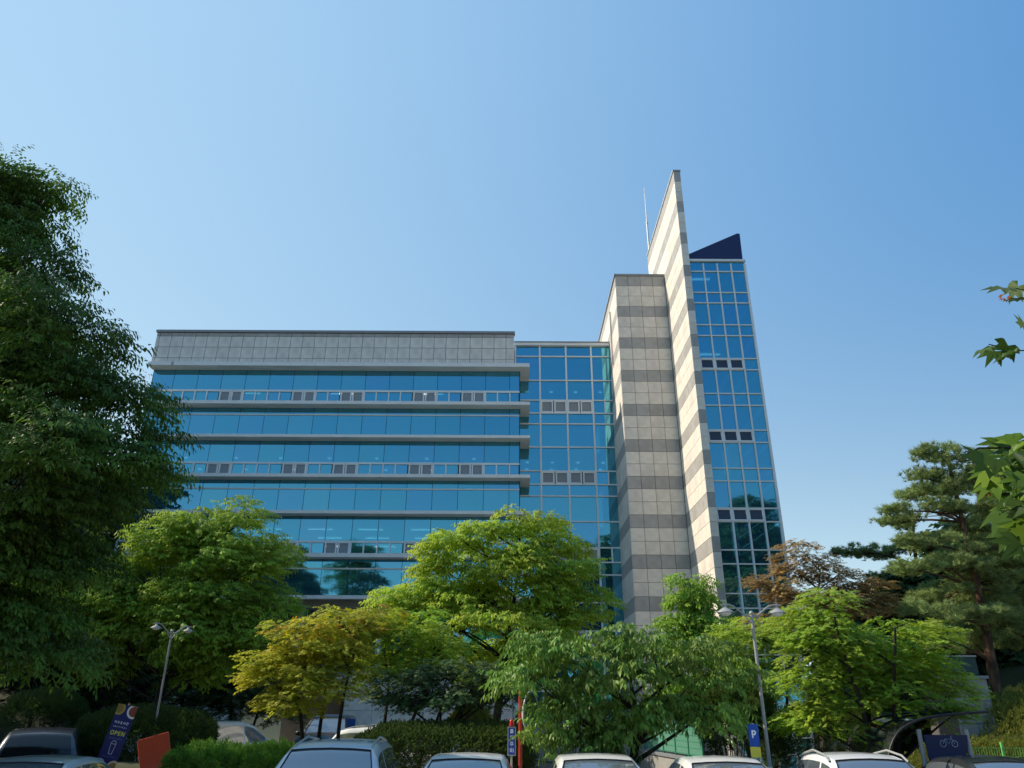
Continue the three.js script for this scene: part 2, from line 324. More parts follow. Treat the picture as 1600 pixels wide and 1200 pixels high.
// slim glazed tower with navy wedge roof
const ZT = -28.78, tx = [8.07, 8.70, 9.33, 9.96, 10.59];
const tower = part('glass_tower', [span(8.1, 10.4, -0.05, 20.8, -35, -34.8), ...[4, 7.3, 10.55, 13.8, 17, 20.5].map(y => span(8.1, 10.45, y, y + 0.25, -34.8, ZT - 0.1))], M.interior);
{
  const ys = [20.86]; let y = 20.34; ys.push(y); for (let k = 0; y > 0.9; k++) { y -= k % 2 ? 0.535 : 1.105; ys.push(y); }
  ys.push(0);
  for (let r = 0; r < ys.length - 1; r++) {
    const y0 = ys[r + 1], y1 = ys[r], opening = [6, 10, 14].includes(r);
    for (let c = 0; c < 4; c++) {
      if (opening && c < 3) {
        const a = tx[c], b = tx[c + 1], w = sub('window', tower, new THREE.PlaneGeometry(b - a - 0.16, y1 - y0 - 0.14), M.hopper, (a + b) / 2, (y0 + y1) / 2, ZT + 0.03), W = b - a - 0.04, H = y1 - y0 - 0.03, t = 0.055;
        w.rotation.x = -0.10;
        mesh('window_frame', merge([span(-W / 2, W / 2, H / 2 - t, H / 2, -0.02, 0.04), span(-W / 2, W / 2, -H / 2, -H / 2 + t, -0.02, 0.04), span(-W / 2, -W / 2 + t, -H / 2 + t, H / 2 - t, -0.02, 0.04), span(W / 2 - t, W / 2, -H / 2 + t, H / 2 - t, -0.02, 0.04)]), M.alu, w);
      } else pane(tower, tx[c], tx[c + 1], y0, y1, ZT);
    }
    if (r) for (let c = 0; c < 4; c++) sub('transom', tower, box(0.63 - 0.055, 0.045, 0.07), M.alu, tx[c] + 0.315, y1, ZT + 0.025);
    // right-hand glazed side
    for (let c = 0; c < 3; c++) { const s = pane(tower, 0, 1.9, y0 + 0.03, y1 - 0.03, 0, 'side_pane', 0.0001); s.position.set(10.585 - B0[0], (y0 + y1) / 2 - B0[1], ZT - 1.0 - c * 1.95 - B0[2]); s.rotation.y = Math.PI / 2; }
  }
  tx.forEach((x, i) => sub('mullion', tower, box(i === 4 ? 0.09 : 0.055, 20.75, 0.09), M.alu, x, 10.375, ZT + 0.035));
  for (let c = 0; c < 4; c++) sub('side_mullion', tower, box(0.05, 20.7, 0.06), M.alu, 10.6, 10.35, ZT - 0.07 - c * 1.95);
  sub('coping', tower, box(2.62, 0.1, 6.3), M.aluFascia, 9.34, 20.92, ZT - 3.05);
  const s = new THREE.Shape([[8.08, 20.98], [8.08, 21.30], [10.47, 22.47], [10.60, 22.47], [10.57, 20.98]].map(p => new THREE.Vector2(...p)));
  const wg = new THREE.ExtrudeGeometry(s, { depth: 5.5, bevelEnabled: true, bevelSize: 0.008, bevelThickness: 0.008, bevelSegments: 1 });
  sub('wedge_roof', tower, rel(wg.translate(0, 0, ZT - 5.55)), M.navy, ...B0);
  sub('ceiling_lamp', tower, box(1.2, 0.03, 0.14), M.lamp, 8.9, 16.98 - 0.03, -30.4); sub('ceiling_lamp', tower, box(0.9, 0.03, 0.14), M.lamp, 8.75, 20.45, -29.6);
}
// lower floors: stone piers, dark recessed glazing and a service entrance
const ZB = -35.1;
const base = part('ground_floor', [span(XL, -11.9, G0, 3.3, -36, ZB), span(-11.9, -7.3, 2.7, 3.3, -36, ZB), span(-7.3, -6.05, G0, 3.3, -36, ZB), span(-6.05, -5.45, 1.45, 3.3, -36, ZB), span(-6.05, -5.45, G0, 0.55, -36, ZB), span(-5.45, 0.1, G0, 3.3, -36, ZB), span(XL, 0.1, 3.3, 3.6, -37, ZB), span(XL, XL + 0.3, 3.6, 6.5, -37, ZB - 0.2), span(-7.3, 0.3, 0, 3.3, -36.6, -36.2), span(-12.4, -7.0, G0, 3.3, -44.2, -44)], M.concrete);
for (let k = 0; k < 15; k++) { const x0 = XL + 0.3 + k * 1.21; pane(base, x0 + 0.03, x0 + 1.18, 3.6, 6.5, ZB - 0.45); if (k % 3 === 1) sub('pier', base, box(0.16, 2.9, 0.3), M.soffit, x0, 5.05, ZB - 0.25); }
for (let y = 0; y < 5; y++) for (let x = XL; x < 0; x += 1.24) {
  const x0 = x, x1 = Math.min(0.1, x + 1.24), y0 = G0 + 0.04 + y * 0.665, y1 = y0 + 0.665;
  if (x1 > -11.9 && x0 < -7.3 && y < 4) continue; if (x1 > -6.1 && x0 < -5.4 && y > 0 && y < 2) continue;
  sub('stone_panel', base, box(x1 - x0 - 0.015, 0.65, 0.04), pick(M.stoneGrey), (x0 + x1) / 2, (y0 + y1) / 2, ZB + 0.022);
}
sub('window', base, new THREE.PlaneGeometry(0.5, 0.8), blueGlass[0], -5.75, 1.0, ZB - 0.05);
sub('window_frame', base, merge([span(-0.33, 0.33, 0.42, 0.5, -0.03, 0.09), span(-0.33, 0.33, -0.5, -0.42, -0.03, 0.09), span(-0.33, -0.25, -0.42, 0.42, -0.03, 0.09), span(0.25, 0.33, -0.42, 0.42, -0.03, 0.09)]), M.aluFascia, -5.75, 1.0, ZB);
{ // roof mast
  const m = thing('lightning_rod', 'thin white lightning rod mast rising behind the stone blade wall', 'mast', [6.6, 20, -37.5]);
  const a = atZ(1014.5, 392, -37.5), b = atZ(1008, 293, -37.5); m.position.set(a.x, 22.46, a.z);
  const h = b.y - 22.46;
  mesh('pole', tubes().add([V(0, 0, 0), V(-0.0, h * 0.35, 0), V(0, h * 0.72, 0)], 0.075, 0.055, 8).build(), M.aluFascia, m);
  mesh('tip', tubes().add([V(0, h * 0.72, 0), V(0, h, 0)], 0.035, 0.012, 6).build(), M.aluFascia, m);
  mesh('collar', at(new THREE.CylinderGeometry(0.07, 0.07, 0.12, 10), 0, h * 0.72, 0), M.aluFascia, m);
}
// ------------------------------------------------------------------ leaf sprays
function leafGeo(list) {                                 // list of leaves: {o, dir, nrm, L, W, kind}; each a few folded triangles
  const P = [], I = [];
  for (const { o, dir, nrm, L, W, kind, curl = 0.18 } of list) {
    const d = dir.clone().normalize(), s = V(0, 0, 0).crossVectors(d, nrm).normalize(), n = V(0, 0, 0).crossVectors(s, d).normalize();
    const pt = (a, b, c) => { P.push(o.x + d.x * a + s.x * b + n.x * c, o.y + d.y * a + s.y * b + n.y * c, o.z + d.z * a + s.z * b + n.z * c); return P.length / 3 - 1; };
    if (kind === 'maple' || kind === 'bigmaple') {                              const in_ = kind === 'maple' ? 0.26 : 0.36;                              // palmate: seven pointed lobes round the stalk
      const c = pt(L * 0.30, 0, 0), lob = [[-2.35, 0.42], [-1.55, 0.72], [-0.78, 0.95], [0, 1.05], [0.78, 0.95], [1.55, 0.72], [2.35, 0.42]], ring = [];
      lob.forEach(([a, l], i) => {
        if (i) { const am = (a + lob[i - 1][0]) / 2; ring.push(pt(L * (0.30 + in_ * Math.cos(am)), L * in_ * Math.sin(am), 0.02 * L)); }
        ring.push(pt(L * (0.30 + 0.7 * l * Math.cos(a)), L * 0.7 * l * Math.sin(a), -curl * L * l * 0.6));
      });
      for (let i = 0; i < ring.length - 1; i++) I.push(c, ring[i], ring[i + 1]);
    } else if (kind === 'needle') {
      const a = pt(0, -W / 2, 0), b = pt(0, W / 2, 0), c = pt(L, 0, 0); I.push(a, b, c);
    } else {                                             // ovate or lance-shaped, folded along the midrib and curling at the tip
      const a = pt(0, 0, 0), m = pt(L * 0.5, 0, -0.02 * L), t = pt(L, 0, -curl * L), l1 = pt(L * 0.38, -W / 2, 0.10 * W), r1 = pt(L * 0.38, W / 2, 0.10 * W), l2 = pt(L * 0.72, -W * 0.33, -curl * L * 0.35), r2 = pt(L * 0.72, W * 0.33, -curl * L * 0.35);
      I.push(a, l1, m, a, m, r1, l1, l2, m, m, r2, r1, m, l2, t, m, t, r2);
    }
  }
  const g = new THREE.BufferGeometry(); g.setAttribute('position', new THREE.Float32BufferAttribute(P, 3)); g.setIndex(I); g.computeVertexNormals(); return g;
}
// sprays grow along +z from the origin, upper side +y
function spray(n, { len, L, W, kind, droop = 0.3, spread = 1.0, tilt = 0.35 }) {
  const list = [];
  for (let i = 0; i < n; i++) {
    const t = n > 1 ? i / (n - 1) : 1, side = i % 2 ? 1 : -1, last = i === n - 1;
    const yaw = last ? rr(-0.2, 0.2) : side * spread * rr(0.6, 1.15), dp = droop * rr(0.4, 1.5);
    const dir = V(Math.sin(yaw) * Math.cos(dp), -Math.sin(dp), Math.cos(yaw) * Math.cos(dp));
    list.push({ o: V(rr(-0.02, 0.02), -0.10 * len * t * t + rr(-0.02, 0.02), len * t), dir, nrm: V(rr(-tilt, tilt), 1, rr(-tilt, tilt)), L: L * rr(0.75, 1.2), W: W * rr(0.85, 1.15), kind, curl: rr(0.08, 0.3) });
  }
  return leafGeo(list);
}
function tuft(n, L, W) {                                 // brush of pine needles
  const list = [];
  for (let i = 0; i < n; i++) { const a = rnd() * 6.283, e = Math.acos(rr(0.05, 1)), dir = V(Math.sin(e) * Math.cos(a), Math.cos(e) * 0.9, Math.sin(e) * Math.sin(a)); list.push({ o: V(0, rr(-0.05, 0.03), 0), dir, nrm: V(rr(-1, 1), rr(-1, 1), rr(-1, 1)), L: L * rr(0.7, 1.1), W, kind: 'needle' }); }
  return leafGeo(list);
}
const SP = {
  ovate: [0, 1, 2].map(() => spray(8, { len: 0.25, L: 0.10, W: 0.054, kind: 'o', droop: 0.55 })),
  zelkova: [0, 1, 2].map(() => spray(11, { len: 0.36, L: 0.085, W: 0.034, kind: 'o', droop: 0.5, spread: 0.85 })),
  cherry: [0, 1, 2].map(() => spray(9, { len: 0.26, L: 0.125, W: 0.046, kind: 'o', droop: 0.75, spread: 0.9, tilt: 0.6 })),
  maple: [0, 1, 2].map(() => spray(7, { len: 0.20, L: 0.085, W: 0.08, kind: 'maple', droop: 0.28, tilt: 0.3 })),
  small: [0, 1].map(() => spray(8, { len: 0.10, L: 0.045, W: 0.02, kind: 'o', droop: -0.3, spread: 0.7, tilt: 0.8 })),
  yew: [0, 1].map(() => spray(14, { len: 0.10, L: 0.05, W: 0.016, kind: 'o', droop: -0.15, spread: 0.8, tilt: 1.2 })),
  pine: [0, 1].map(() => tuft(26, 0.17, 0.015)),
  far: [0, 1].map(() => spray(6, { len: 0.5, L: 0.3, W: 0.19, kind: 'o', droop: 0.3, tilt: 0.7 })),
};
const leafMat = (r, g, b, tr = 0.42, shine = 0.25) => phy({ color: lin(r, g, b), roughness: 1, transmission: tr, thickness: 0, side: THREE.DoubleSide, ior: 1.4, specularIntensity: 0.3, clearcoat: shine, clearcoatRoughness: 0.42 });
const LM = {
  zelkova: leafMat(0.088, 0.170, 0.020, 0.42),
  dogwood: leafMat(0.31, 0.455, 0.045, 0.48),
  bright: leafMat(0.39, 0.51, 0.045, 0.5),
  yellow: leafMat(0.49, 0.51, 0.03, 0.5),
  maple: leafMat(0.33, 0.48, 0.032, 0.5),
  cherry: leafMat(0.165, 0.285, 0.038, 0.36, 0.5),
  ash: leafMat(0.26, 0.43, 0.045, 0.46),
  russet: leafMat(0.35, 0.235, 0.08),
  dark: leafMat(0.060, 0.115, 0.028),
  pine: leafMat(0.255, 0.345, 0.125, 0.3),
  yew: leafMat(0.150, 0.300, 0.035),
  azalea: leafMat(0.260, 0.285, 0.050),
  hedge: leafMat(0.070, 0.115, 0.025),
};
// ------------------------------------------------------------------ trees
const lobe = (px, py, rx, ry, z, dz = 0, rz) => { const c = atZ(px, py, z + dz), d = ray(px, py), s = -c.z / -d.z / FPX * 1; return { c, rx: rx * s, ry: ry * s, rz: rz ? rz * s : Math.max(rx, ry) * s * 0.85 }; };
function makeTree(name, label, category, o) {
  const { base, lobes, sprays, mat, padR = 0.5, flat = 0.34, padDensity = 1.4, leafDensity = 1.0, hue = [0.85, 1.15], tint, fork = 0.35, trunkR = 0.13, bark = M.bark, droop = 0.25, scale = 1, stems = 1, group, minY = -99, lift = 0.25, limbs = true } = o;
  const root = thing(name, label, category, [base.x, base.y, base.z], 0, group);
  const wood = tubes(), mats4 = [], cols = [], q = new THREE.Quaternion(), m4 = new THREE.Matrix4(), e = new THREE.Euler(0, 0, 0, 'YXZ'), col = new THREE.Color();
  let cx = V(0, 0, 0), top = -99, wsum = 0;
  for (const l of lobes) { const w = l.rx * l.ry; cx.addScaledVector(l.c, w); wsum += w; top = Math.max(top, l.c.y); }
  cx.multiplyScalar(1 / wsum);
  const H = top - base.y, leaders = [], tip = V(0, 0, 0); let tw = 0;
  for (const l of lobes) if (l.c.y > base.y + H * 0.72) { tip.add(l.c); tw++; } tip.multiplyScalar(1 / Math.max(1, tw));
  for (let s = 0; s < stems; s++) {                       // each stem climbs through the crown, thinning as limbs leave it
    const an = s / stems * 6.283 + rnd(), off = stems > 1 ? V(Math.cos(an), 0, Math.sin(an)) : V(0, 0, 0), wide = H * 0.16;
    const pts = [], n = 12, wx = rr(-1, 1) * 0.10, wz = rr(-1, 1) * 0.10;
    for (let i = 0; i < n; i++) { const t = i / (n - 1); pts.push(V(base.x + (tip.x - base.x) * t + off.x * (0.12 + wide * t) + Math.sin(t * 7 + s) * wx, base.y - 0.25 + (H * 0.88 + 0.25) * t, base.z + (tip.z - base.z) * t + off.z * (0.12 + wide * t) + Math.cos(t * 6 + s) * wz)); }
    if (limbs) wood.add(pts.map(p => p.clone().sub(base)), trunkR * 1.2 / Math.sqrt(stems), 0.02, 9, 0.8);
    leaders.push(pts);
  }
  for (const l of lobes) {
    let best = null;
    for (const pts of leaders) for (const p of pts.slice(2)) {
      const hd = Math.hypot(p.x - l.c.x, p.z - l.c.z), want = Math.max(base.y + H * fork * 0.75, l.c.y - 0.25 * l.ry - 0.6 * hd), e = Math.abs(p.y - want) + hd * 0.25;
      if (!best || e < best.e) best = { p, e };
    }
    const f = best.p, span_ = f.distanceTo(l.c), limb = bend(f, V(l.c.x, l.c.y - l.ry * 0.2, l.c.z), span_ * rr(-0.04, 0.08), 6, span_ * 0.08);
    if (limbs) wood.add(limb.map(p => p.clone().sub(base)), Math.min(trunkR * 0.4, 0.012 + span_ * 0.017), 0.008, 6);
    const area = l.rx * l.ry + l.ry * l.rz + l.rx * l.rz, n = Math.max(3, Math.round(area * 1.15 * padDensity / (padR * padR)));
    for (let i = 0; i < n; i++) {
      let dx, dy, dz, r2; do { dx = rr(-1, 1); dy = rr(-1, 1); dz = rr(-1, 1); r2 = dx * dx + dy * dy + dz * dz; } while (r2 > 1 || r2 < 0.01);
      const k = Math.pow(rnd(), 0.45) / Math.sqrt(r2); dx *= k; dy *= k; dz *= k;
      const p = V(l.c.x + dx * l.rx, l.c.y + dy * l.ry, l.c.z + dz * l.rz);
      if (p.y < minY) continue;
      const pr = padR * rr(0.55, 1.25), out = V(dx * l.rx + (l.c.x - cx.x) * 0.4, 0, dz * l.rz + (l.c.z - cx.z) * 0.4);
      if (limbs) { const t = limb[Math.min(5, 2 + Math.floor(rnd() * 4))]; wood.add(bend(t, p, 0.08 * t.distanceTo(p), 4, 0.05).map(v => v.clone().sub(base)), 0.010 + 0.006 * rnd(), 0.004, 4); }
      const ph = rr(...hue), warm = rr(-1, 1), ns = Math.max(5, Math.round(pr * pr * 175 * leafDensity)), ux = out.length() > 0.01 ? out.clone().normalize() : V(1, 0, 0);
      for (let s = 0; s < ns; s++) {
        const an = rnd() * 6.283, ro = Math.sqrt(rnd()), x = Math.cos(an) * ro, z = Math.sin(an) * ro;
        const px = p.x + x * pr, pz = p.z + z * pr, py = p.y - ro * ro * pr * 0.30 + rr(-1, 1) * pr * flat;
        const ox = x + ux.x * 0.6 + rr(-0.4, 0.4), oz = z + ux.z * 0.6 + rr(-0.4, 0.4);
        e.set(droop * rr(-0.4, 1.8) * (0.35 + ro), Math.atan2(ox, oz), rr(-0.45, 0.45)); q.setFromEuler(e);
        const sc = scale * rr(0.7, 1.25);
        mats4.push(m4.compose(V(px, py, pz).sub(base), q, V(sc, sc, sc)).toArray());
        const h = ph * rr(0.86, 1.14);
        col.setRGB(h * (1 + 0.10 * warm + rr(-0.05, 0.05)), h, h * (1 - 0.08 * warm));
        if (tint) tint(col, px, py, pz);
        cols.push(col.r, col.g, col.b);
      }
    }
  }
  if (limbs) mesh('trunk', wood.build(), bark, root);
  crown(root, 'crown', mats4, cols, sprays, mat);
  return root;
}
let copies = 0;
function crown(root, name, mats4, cols, geos, mat) {      // leaf sprays as instances, one set for each spray shape
  geos = Array.isArray(geos) ? geos : [geos];
  const n = geos.length; copies += mats4.length;
  geos.forEach((g, gi) => {
    const ids = []; for (let i = gi; i < mats4.length; i += n) ids.push(i);
    const im = new THREE.InstancedMesh(g, mat, ids.length); im.name = name; im.castShadow = im.receiveShadow = true; im.userData.kind = 'stuff';
    const m = new THREE.Matrix4(), c = new THREE.Color();
    ids.forEach((i, k) => { im.setMatrixAt(k, m.fromArray(mats4[i])); im.setColorAt(k, c.setRGB(cols[3 * i], cols[3 * i + 1], cols[3 * i + 2])); });
    root.add(im);
  });
}
function foot(px, z, y = G0) { const p = atZ(px, 1150, z); return V(p.x, y, z); }
const Ls = (z, list) => list.map(a => lobe(a[0], a[1], a[2], a[3], z, a[4] || 0));

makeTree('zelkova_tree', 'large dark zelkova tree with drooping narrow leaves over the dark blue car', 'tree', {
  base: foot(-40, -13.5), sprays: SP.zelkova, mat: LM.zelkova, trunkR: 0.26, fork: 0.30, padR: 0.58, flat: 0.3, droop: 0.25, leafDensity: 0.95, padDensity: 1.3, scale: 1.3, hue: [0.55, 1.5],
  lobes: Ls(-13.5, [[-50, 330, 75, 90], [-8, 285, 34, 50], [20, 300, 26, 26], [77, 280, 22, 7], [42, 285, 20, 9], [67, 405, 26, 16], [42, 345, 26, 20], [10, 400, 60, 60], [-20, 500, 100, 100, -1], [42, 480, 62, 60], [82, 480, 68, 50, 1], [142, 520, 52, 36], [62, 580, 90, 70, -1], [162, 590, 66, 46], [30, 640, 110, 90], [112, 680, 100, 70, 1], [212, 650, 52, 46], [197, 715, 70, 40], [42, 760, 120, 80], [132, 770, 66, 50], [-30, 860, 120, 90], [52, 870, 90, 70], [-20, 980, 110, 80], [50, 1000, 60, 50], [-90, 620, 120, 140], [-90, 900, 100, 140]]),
});
makeTree('dogwood_tree', 'broad tree with sunlit yellow green top beside the double lamp post in shade', 'tree', {
  base: foot(215, -23.5), sprays: SP.ovate, mat: LM.dogwood, trunkR: 0.15, padR: 0.6, fork: 0.4, hue: [0.8, 1.12],
  lobes: Ls(-23.5, [[305, 815, 50, 36], [375, 815, 44, 32], [330, 860, 75, 42], [265, 850, 60, 40], [405, 875, 42, 40], [245, 905, 80, 55], [340, 920, 90, 45], [410, 930, 40, 36], [190, 925, 70, 60], [290, 965, 100, 45], [390, 975, 55, 38], [190, 985, 70, 45], [130, 960, 60, 50], [270, 1015, 70, 30], [350, 1015, 60, 30], [160, 1030, 60, 30], [310, 1050, 50, 20], [400, 1020, 40, 26]]),
});
makeTree('maple_tree', 'small maple with yellow and orange tinged leaves in front of the dark entrance', 'tree', {
  base: foot(505, -18.5), sprays: SP.maple, mat: LM.yellow, trunkR: 0.11, stems: 3, padR: 0.42, flat: 0.3, fork: 0.45, hue: [0.75, 1.15],
  tint: (c, x, y) => { if (y > 3.6 && rnd() < 0.12) { c.r *= 1.3; c.g *= 0.72; } },
  lobes: Ls(-18.5, [[470, 985, 50, 30], [530, 968, 50, 30], [440, 1015, 48, 36], [500, 1015, 55, 40], [420, 1055, 40, 36], [475, 1060, 55, 36], [540, 1020, 44, 36], [445, 1090, 46, 22], [530, 1065, 40, 30], [575, 975, 36, 30]]),
});
makeTree('maple_tree', 'lime green maple leaning between the yellow maple and the tall bright tree', 'tree', {
  base: foot(585, -19.5), sprays: SP.maple, mat: LM.maple, trunkR: 0.09, stems: 2, padR: 0.42, flat: 0.3, fork: 0.5, hue: [0.85, 1.2],
  lobes: Ls(-19.5, [[605, 975, 45, 32], [650, 985, 44, 36], [600, 1015, 46, 36], [655, 1030, 50, 34], [590, 1062, 30, 22], [690, 1005, 36, 30]]),
});
makeTree('dogwood_tree', 'tall bright green tree with layered branches in front of the glass connector', 'tree', {
  base: foot(757, -21.5), sprays: SP.ovate, mat: LM.bright, trunkR: 0.15, padR: 0.55, fork: 0.42, flat: 0.3, hue: [0.85, 1.15], padDensity: 1.35,
  lobes: Ls(-21.5, [[755, 818, 40, 20], [810, 815, 40, 18], [848, 815, 22, 12], [735, 850, 60, 26], [815, 855, 62, 28], [880, 842, 30, 16], [690, 882, 48, 28], [765, 890, 70, 30], [850, 895, 62, 28], [908, 880, 34, 16], [672, 925, 46, 30], [740, 930, 70, 30], [835, 935, 70, 28], [905, 925, 40, 18], [655, 965, 40, 30], [710, 975, 46, 26], [860, 975, 60, 24], [920, 958, 28, 14], [790, 955, 50, 20, 1.2], [690, 1010, 40, 22], [830, 1010, 60, 24, -1], [630, 930, 30, 24], [765, 1040, 60, 24, -1.2], [880, 1015, 46, 24, -1]]),
});
makeTree('maple_tree', 'low dark green maple growing over the hedge by the white wagon', 'tree', {
  base: foot(655, -18.2, 0.3), sprays: SP.maple, mat: LM.dark, trunkR: 0.09, stems: 4, padR: 0.42, flat: 0.3, fork: 0.5, hue: [0.9, 1.4],
  lobes: Ls(-18.2, [[640, 1060, 46, 24], [700, 1050, 55, 28], [760, 1055, 50, 26], [620, 1085, 36, 14], [690, 1085, 60, 20], [765, 1085, 44, 20], [810, 1065, 30, 26]]),
});
makeTree('cherry_tree', 'spreading cherry tree with long drooping leaves beside the green mesh fence', 'tree', {
  base: foot(985, -15.5), sprays: SP.cherry, mat: LM.cherry, trunkR: 0.14, padR: 0.45, flat: 0.3, fork: 0.30, droop: 0.45, hue: [0.7, 1.3], padDensity: 0.85, leafDensity: 0.9,
  lobes: Ls(-15.5, [[925, 1000, 50, 24], [870, 1015, 50, 30], [985, 1000, 44, 26], [830, 1050, 40, 30], [900, 1055, 60, 36], [975, 1050, 60, 36], [1045, 1030, 55, 36], [1100, 1025, 50, 34], [1145, 1050, 40, 34], [1060, 1080, 60, 32], [1125, 1090, 44, 26], [860, 1100, 40, 28], [930, 1110, 60, 32], [1000, 1105, 60, 30], [890, 1140, 44, 16], [960, 1145, 46, 18], [1075, 1112, 50, 20]]),
});
makeTree('ash_tree', 'upright fresh green tree standing against the foot of the stone blade wall', 'tree', {
  base: foot(1085, -24), sprays: SP.ovate, mat: LM.ash, trunkR: 0.12, padR: 0.5, flat: 0.3, fork: 0.45, droop: 0.45, hue: [0.85, 1.15],
  lobes: Ls(-24, [[1082, 908, 26, 18], [1070, 935, 30, 22], [1105, 940, 30, 24], [1060, 968, 36, 24], [1105, 975, 40, 26], [1075, 1010, 50, 30], [1130, 1010, 40, 30], [1080, 1060, 50, 30]]),
});
makeTree('maple_tree', 'russet brown leaved maple at the foot of the slim glass tower', 'tree', {
  base: foot(1270, -25), sprays: SP.maple, mat: LM.russet, trunkR: 0.13, padR: 0.5, flat: 0.28, fork: 0.45, hue: [0.75, 1.2], scale: 1.1, padDensity: 1.2, leafDensity: 0.95,
  lobes: Ls(-25, [[1250, 852, 14, 14], [1225, 876, 22, 14], [1275, 872, 18, 12], [1238, 890, 26, 16], [1270, 893, 26, 16], [1195, 915, 32, 14], [1240, 920, 44, 20], [1310, 897, 26, 12], [1322, 915, 36, 18], [1362, 912, 22, 14], [1290, 935, 60, 24], [1370, 935, 40, 20], [1250, 970, 80, 30]]),
});
makeTree('maple_tree', 'loose light green maple standing behind the street lamp and parking sign', 'tree', {
  base: foot(1185, -20), sprays: SP.maple, mat: LM.maple, trunkR: 0.09, stems: 2, padR: 0.42, flat: 0.3, fork: 0.45, hue: [0.8, 1.1],
  lobes: Ls(-20, [[1180, 985, 36, 28], [1150, 1000, 36, 26], [1215, 1005, 36, 28], [1180, 1040, 44, 28], [1225, 1060, 36, 30], [1160, 1075, 36, 24]]),
});
makeTree('maple_tree', 'wide bright green maple spreading over the smoked bicycle shelter', 'tree', {
  base: foot(1372, -16.8), sprays: SP.maple, mat: LM.maple, trunkR: 0.14, stems: 3, padR: 0.48, flat: 0.3, fork: 0.38, hue: [0.8, 1.15],
  lobes: Ls(-16.8, [[1255, 948, 40, 22], [1310, 950, 46, 24], [1250, 985, 50, 30], [1330, 990, 60, 32], [1400, 975, 50, 24], [1440, 1005, 40, 28], [1240, 1040, 44, 30], [1310, 1045, 60, 34], [1385, 1030, 60, 34], [1450, 1045, 46, 30], [1270, 1085, 55, 28], [1350, 1090, 60, 28], [1425, 1085, 60, 30], [1480, 1085, 36, 24], [1500, 1108, 30, 14], [1240, 1118, 36, 18], [1300, 1125, 50, 16]]),
});
// pines: needle plates on bare leaning trunks
function pineTree(label, base, topPx, plates, z, group, k = 1) {
  const root = thing('pine_tree', label, 'tree', [base.x, base.y, base.z], 0, group), wood = tubes(), mats4 = [], cols = [], q = new THREE.Quaternion(), e = new THREE.Euler(), m4 = new THREE.Matrix4();
  const top = atZ(topPx[0], topPx[1], z), path = bend(base.clone().add(V(0, -0.3, 0)), top, 0, 9, 0.35);
  wood.add(path.map(p => p.clone().sub(base)), 0.21 * k, 0.05, 9);
  for (const a of plates) {
    const l = lobe(a[0], a[1], a[2], a[3], z, a[4] ?? rr(-1.5, 0.5)); l.rz = l.rx * 0.9;
    let n0 = path[0]; for (const p of path) if (Math.abs(p.y - (l.c.y - 0.4)) < Math.abs(n0.y - (l.c.y - 0.4))) n0 = p;
    const limb = bend(n0, V(l.c.x, l.c.y - l.ry * 0.5, l.c.z), 0.15, 6, 0.12);
    wood.add(limb.map(p => p.clone().sub(base)), 0.06 * k, 0.02, 5);
    const n = Math.round(l.rx * l.rz * 10 + 4);
    for (let i = 0; i < n; i++) {
      const an = rnd() * 6.283, ro = Math.sqrt(rnd()), p = V(l.c.x + Math.cos(an) * ro * l.rx, l.c.y + rr(-0.6, 0.75) * l.ry * (1.1 - 0.5 * ro), l.c.z + Math.sin(an) * ro * l.rz);
      wood.add(bend(limb[3 + Math.floor(rnd() * 3)], p, -0.05, 3).map(v => v.clone().sub(base)), 0.014, 0.006, 4);
      const h0 = rr(0.75, 1.25), m = Math.round(rr(14, 24)), pr = rr(0.22, 0.42);
      for (let s = 0; s < m; s++) {
        const b = rnd() * 6.283, r2 = Math.sqrt(rnd()) * pr;
        e.set(rr(-0.7, 0.7), rnd() * 6.28, rr(-0.7, 0.7)); q.setFromEuler(e); const sc = rr(0.75, 1.2) * 1.1;
        mats4.push(m4.compose(V(p.x + Math.cos(b) * r2, p.y + rr(-0.12, 0.12) - r2 * 0.2, p.z + Math.sin(b) * r2).sub(base), q, V(sc, sc, sc)).toArray());
        const h = h0 * rr(0.85, 1.15); cols.push(h * rr(0.95, 1.1), h, h * rr(0.85, 1.0));
      }
    }
  }
  mesh('trunk', wood.build(), M.barkPine, root);
  crown(root, 'crown', mats4, cols, SP.pine, LM.pine);
  return root;
}
pineTree('tall pine with leaning reddish trunk rising from the azalea bank', foot(1568, -24.5, 1.6), [1480, 715], [[1470, 705, 36, 12], [1500, 715, 40, 14], [1440, 742, 36, 12], [1495, 755, 50, 16], [1425, 770, 30, 12], [1530, 790, 50, 18], [1465, 795, 50, 18], [1505, 830, 60, 18], [1440, 845, 46, 16], [1560, 850, 50, 20], [1480, 880, 60, 18], [1420, 885, 30, 12], [1540, 905, 60, 18], [1475, 930, 55, 20], [1530, 955, 60, 18], [1450, 985, 36, 16], [1500, 1000, 50, 20], [1560, 985, 46, 18], [1410, 795, 26, 10], [1400, 815, 22, 9], [1470, 765, 50, 16], [1530, 745, 44, 14], [1520, 870, 60, 20], [1570, 930, 50, 20], [1450, 955, 46, 18]], -24.5);
pineTree('pine with red bark growing highest on the bank beside the clipped azaleas', foot(1632, -26, 2.6), [1590, 760], [[1585, 770, 50, 18], [1560, 810, 50, 16], [1620, 830, 50, 18], [1580, 880, 50, 18], [1610, 930, 50, 20], [1570, 945, 44, 16], [1600, 1000, 50, 18], [1600, 800, 44, 16], [1560, 860, 50, 18], [1600, 900, 50, 18], [1560, 965, 46, 16]], -26);
